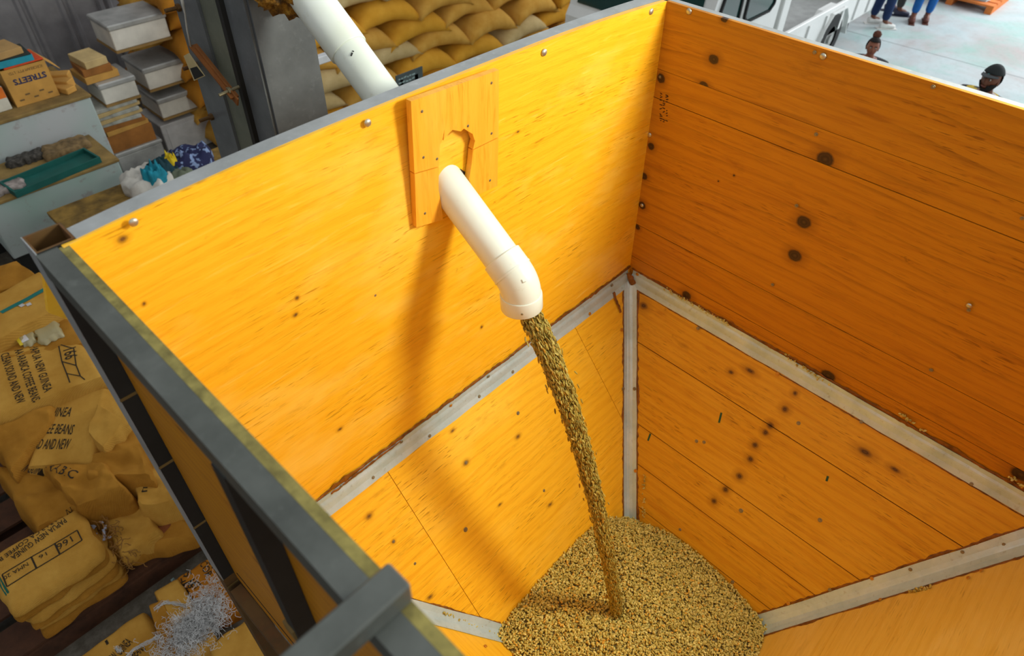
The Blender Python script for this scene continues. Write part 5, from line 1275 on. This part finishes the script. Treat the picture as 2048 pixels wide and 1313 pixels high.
def person(label, loc, face, H, mats, pose='stand', cap=False, bun=False, beard=False, look=(0,0), headz=None):
    """face: world angle the body faces; mats: skin, shirt, trousers, shoes, hair"""
    e = thing('person', label, 'person', loc, None); s_ = H/1.75
    Mw = Matrix.Translation(Vector(loc)) @ Matrix.Rotation(face-PI/2, 4, 'Z') @ Matrix.Scale(s_, 4)
    T = lambda vs: [Mw @ Vector(v) for v in vs]
    if pose == 'stand':
        hip, knee, ank = .93, .50, .09; kx = [(-.10,.0),(.10,.02)]
        leg = lambda sx, fw: [(sx*.09,0,hip-.04),(sx*.10,.01+fw*.5,knee),(sx*.10,-.01+fw,ank)]
        hz = 0
    else:
        hip = .50; hz = -.43
        leg = lambda sx, fw: [(sx*.10,.02,hip),(sx*.12,.42,.50),(sx*.12,.42+fw,.09)]
    B = lambda z_: z_+hz
    L1, L2 = leg(-1,-.05), leg(1,.07)
    V = [(0,0,B(.96)),(0,.0,B(1.12)),(0,-.01,B(1.30)),(0,-.015,B(1.462)),(0,.0,B(1.535)),(0,.015,B(1.60))]; R_ = [(.155,.11),(.14,.10),(.165,.11),(.13,.085),(.055,.055),(.055,.055)]
    E_ = [(0,1),(1,2),(2,3),(3,4),(4,5)]
    arms = []
    for sx in (-1,1):
        b = len(V); fwd = .06 if pose == 'stand' else .16
        V += [(sx*.19,-.01,B(1.445)),(sx*.235,-.03,B(1.14)),(sx*.22,fwd,B(.90)),(sx*.21,fwd+.03,B(.83))]; R_ += [.06,.045,.034,(.04,.022)]; E_ += [(3,b),(b,b+1),(b+1,b+2),(b+2,b+3)]; arms.append(b)
        for k, (dx, dy, ln) in enumerate(((-.028,0,.075),(-.010,0,.09),(.010,0,.085),(.028,0,.07))):
            f = len(V); V += [(sx*.21+dx*.9,fwd+.04+dx*.2,B(.80)),(sx*.21+dx,fwd+.055,B(.80)-ln*.55),(sx*.21+dx,fwd+.05,B(.80)-ln)]; R_ += [.0095,.009,.008]; E_ += [(b+3,f),(f,f+1),(f+1,f+2)]
        f = len(V); V += [(sx*.21-sx*.035,fwd+.05,B(.85)),(sx*.21-sx*.045,fwd+.075,B(.81))]; R_ += [.011,.009]; E_ += [(b+3,f),(f,f+1)]
    for lg in (L1, L2):
        b = len(V); V += lg+[(lg[2][0],lg[2][1]+.13,.045)]; R_ += [.09,.06,.042,(.045,.03)]; E_ += [(0,b),(b,b+1),(b+1,b+2),(b+2,b+3)]
    vs, fs = skin_mesh(V, E_, R_, 0)
    g = MB(); g.add(T(vs), fs)
    Mh = Mw @ Matrix.Translation((0,.025,B(1.665) if headz is None else headz)) @ Matrix.Rotation(look[0], 4, 'Z') @ Matrix.Rotation(look[1], 4, 'X')
    hv, hf = head_grid(Mh); g.add(hv, hf)
    for sx in (-1,1):
        ev, ef = [], []
        for j in range(7):
            for i in range(10):
                a_ = 2*PI*i/10; t = PI*j/6; ev.append(Mh @ Vector((sx*(.074+.006*math.cos(t)), -.004+.017*math.sin(t)*math.cos(a_), -.012+.030*math.sin(t)*math.sin(a_))))
        ef = [(j*10+i, j*10+(i+1)%10, (j+1)*10+(i+1)%10, (j+1)*10+i) for j in range(6) for i in range(10)]; g.add(ev, ef)
    body = obj('body', g, mats[0], e, smooth=True)
    white = plain('eye_white', lin(210,205,195), .4); dark = plain('iris_dark', lin(24,14,10), .3)
    for sx in (-1,1):
        bm = bmesh.new(); bmesh.ops.create_icosphere(bm, subdivisions=2, radius=.0108); me = bpy.data.meshes.new('eye'); bm.to_mesh(me); bm.free()
        o = obj('eye', me, white, e, Mh @ Matrix.Translation((sx*.028,.072,.008)))
        bm = bmesh.new(); bmesh.ops.create_icosphere(bm, subdivisions=2, radius=.0065); me = bpy.data.meshes.new('iris'); bm.to_mesh(me); bm.free(); obj('iris', me, dark, o, Mh @ Matrix.Translation((sx*.028,.0785,.007)))
        k = MB(); k.bar(Mh @ Vector((sx*.014,.090,.027)), Mh @ Vector((sx*.044,.078,.028)), .006, .006, up=(0,0,1)); obj('eyebrow', k, mats[4], e)
    k = MB(); k.tube([Mh @ Vector((x_,.088-abs(x_)*.45,-.055+abs(x_)*.06)) for x_ in (-.024,-.012,0,.012,.024)], [.002,.005,.006,.005,.002], 8); obj('lips', k, plain('lips_brown', lin(110,58,48), .5), e)
    # clothes: inflated skins
    nT = 4; shv = [V[0],V[1],V[2],V[3],(0,-.006,B(1.522))]; she = [(0,1),(1,2),(2,3),(3,4)]; shr = [(.175,.125),(.16,.12),(.19,.135),(.20,.14),(.088,.085)]
    for b in arms:
        f = len(shv); m_ = Vector(V[b])*.45+Vector(V[b+1])*.55; shv += [V[b], tuple(m_)]; shr += [.10,.075]; she += [(3,f),(f,f+1)]
    vs, fs = skin_mesh(shv, she, shr, 0); g = MB(); g.add(T(vs), fs); obj('shirt', g, mats[1], e, smooth=True)
    tv = [V[0]]; te_ = []; tr_ = [(.172,.122)]
    for lg in (L1, L2): f = len(tv); tv += [lg[0], lg[1], tuple(Vector(lg[2])+Vector((0,0,.02)))]; tr_ += [.105,.078,.062]; te_ += [(0,f),(f,f+1),(f+1,f+2)]
    vs, fs = skin_mesh(tv, te_, tr_, 0); g = MB(); g.add(T(vs), fs); obj('trousers', g, mats[2], e, smooth=True)
    for lg in (L1, L2):
        x_, y_ = lg[2][0], lg[2][1]; vs, fs = skin_mesh([(x_,y_-.055,.05),(x_,y_,.06),(x_,y_+.10,.045),(x_,y_+.185,.036)], [(0,1),(1,2),(2,3)], [(.042,.045),(.046,.055),(.05,.04),(.04,.03)], 1)
        g = MB(); g.add(T([(v[0],v[1],max(v[2],.004)) for v in vs]), fs); o = obj('shoe', g, mats[3], e, smooth=True)
        g = MB(); g.box((x_-.046,y_-.10,.0),(x_+.046,y_+.215,.012), bev=.005); g.v = [tuple(Mw @ Vector(v)) for v in g.v]; obj('sole', g, mats[5] if len(mats) > 5 else mats[3], o)
    # hair
    hl = lambda p: p.z > .040+.55*max(0,p.y)*(.4) or p.y < -.015 and p.z > -.055
    hv, hf = head_grid(Mh, off=.009 if not cap else .005, test=(lambda p: (p.z > .062 and p.y > -.02) or (p.y <= -.02 and p.z > -.045)) ); g = MB(); g.add(hv, hf); o = obj('hair', g, mats[4], e, smooth=True); md = o.modifiers.new('t', 'SOLIDIFY'); md.thickness = .008; md.offset = -1
    if bun:
        bm = bmesh.new(); bmesh.ops.create_icosphere(bm, subdivisions=3, radius=.052)
        for v in bm.verts: v.co *= 1+.12*noise.noise(v.co*60)
        me = bpy.data.meshes.new('hair_bun'); bm.to_mesh(me); bm.free(); obj('hair_bun', me, plain('bun_brown', lin(92,52,36), .9, 0, .2, 60), e, Mh @ Matrix.Translation((0,-.035,.150)), smooth=True)
    if beard:
        hv, hf = head_grid(Mh, off=.006, test=lambda p: p.z < -.018 and p.y > -.02 and not (abs(p.x) < .022 and -.068 < p.z < -.048) and (p.z < -.032 or abs(p.x) > .045)); g = MB(); g.add(hv, hf); o = obj('beard', g, mats[4], e, smooth=True); md = o.modifiers.new('t', 'SOLIDIFY'); md.thickness = .006
    if cap:
        hv, hf = head_grid(Mh, off=.014, test=lambda p: p.z > .048); cm = plain('black_cap', lin(28,34,34), .8); g = MB(); g.add(hv, hf); o = obj('cap', g, cm, e, smooth=True); md = o.modifiers.new('t', 'SOLIDIFY'); md.thickness = .006
        g = MB(); vs = []; n_ = 12
        for j in range(5):
            for i in range(n_+1):
                a_ = -PI*.36+PI*.72*i/n_; r_ = 1+.62*(j/4)*math.cos(a_*1.15); vs.append(Mh @ Vector((math.sin(a_)*.082*(1+.06*j/4), math.cos(a_)*.100*r_, .054-.014*(j/4)-.010*(1-math.cos(a_)))))
        g.add(vs, [(j*(n_+1)+i, j*(n_+1)+i+1, (j+1)*(n_+1)+i+1, (j+1)*(n_+1)+i) for j in range(4) for i in range(n_)]); b_ = obj('peak', g, plain('grey_peak', lin(70,74,76), .8), o, smooth=True); md = b_.modifiers.new('t', 'SOLIDIFY'); md.thickness = .004
        em = MB()         # round teal badge on the cap front
        for r0_, r1_ in ((.016,.022),(.0,.007)):
            nn = 20; vs = []
            for rr_ in (r0_, r1_):
                for i in range(nn):
                    a_ = 2*PI*i/nn; px_, pz_ = rr_*math.cos(a_), .076+rr_*math.sin(a_)
                    dd = Vector((px_/.074, math.sqrt(max(.01, 1-(px_/.088)**2-(pz_/.13)**2)), pz_/.115)); vs.append(Mh @ Vector((px_, .1075*math.sqrt(max(.02, 1-(px_/.090)**2-(pz_/.131)**2)), pz_)))
            em.add(vs, [(i, (i+1)%nn, nn+(i+1)%nn, nn+i) for i in range(nn)])
        obj('cap_badge', em, plain('teal_badge', lin(110,180,180), .7), o)
    return e
sk1 = plain('skin_deep_brown', lin(112,66,44), .5, 0, .08, 30); sk2 = plain('skin_brown', lin(138,82,58), .5, 0, .08, 30); hr = plain('black_hair', lin(22,17,15), .8, 0, .3, 80)
def patterned(name, a, b, sc, th=.55):
    t = NT(name); c = t.coord(); return t.fin(t.mix(t.maprange(t.noise(c, sc, 3), th, th+.05, 0, 1), a, b), .8)
mp_ = at(1984, 161, z=1.47)
person('bearded man in black cap with badge and yellow black patterned shirt, beyond the bin', (mp_.x, mp_.y, 0), math.radians(158), 1.56, [sk1, patterned('yellow_black_shirt', lin(24,22,18), lin(200,170,30), 16, .48), plain('dark_trousers', lin(40,42,48), .8), blk, hr], cap=True, beard=True, look=(.1,.12))
wp = at(1746, 94, z=1.0)
person('seated woman with hair bun and black floral top, beyond the bin', (wp.x, wp.y, 0), math.radians(195), 1.42, [sk2, patterned('black_floral_top', lin(20,22,26), lin(190,84,40), 14, .6), plain('dark_skirt', lin(36,34,40), .8), blk, hr], pose='sit', bun=True, look=(.1,.1))
st_ = thing('stool', 'low wooden stool under the seated woman', 'stool', (wp.x,wp.y,0))
g = MB(); g.tube([(wp.x,wp.y,.36),(wp.x,wp.y,.385)], .17, 20); obj('seat', g, om, st_)
for a_ in (0,1,2,3): g = MB(); g.cyl((wp.x+.14*math.cos(a_*PI/2+.7),wp.y+.14*math.sin(a_*PI/2+.7),0),(wp.x+.1*math.cos(a_*PI/2+.7),wp.y+.1*math.sin(a_*PI/2+.7),.36),.016,8); obj('leg', g, om, st_)
p = at(1752,52,z=0); person('person in navy trousers and white sneakers standing by the truck tail', (p.x,p.y,0), math.radians(-50), 1.72, [sk1, plain('grey_tee', lin(120,124,130), .8), plain('navy_trousers', lin(22,44,84), .85), plain('white_sneaker', lin(220,220,216), .6), hr])
p = at(1783,26,z=0); person('person in dark grey trousers and dark shoes behind the navy trousers', (p.x,p.y,0), math.radians(-60), 1.72, [sk1, plain('white_tee', lin(196,196,190), .8), plain('charcoal_trousers', lin(62,62,60), .85), plain('dark_blue_shoe', lin(50,52,74), .6), hr])
p = at(1836,42,z=0); person('person in bright blue trousers and brown sandals on the painted floor', (p.x,p.y,0), math.radians(200), 1.72, [sk1, plain('blue_shirt', lin(30,90,150), .8), plain('bright_blue_trousers', lin(20,96,170), .8), plain('brown_sandal', lin(92,48,36), .7), hr])
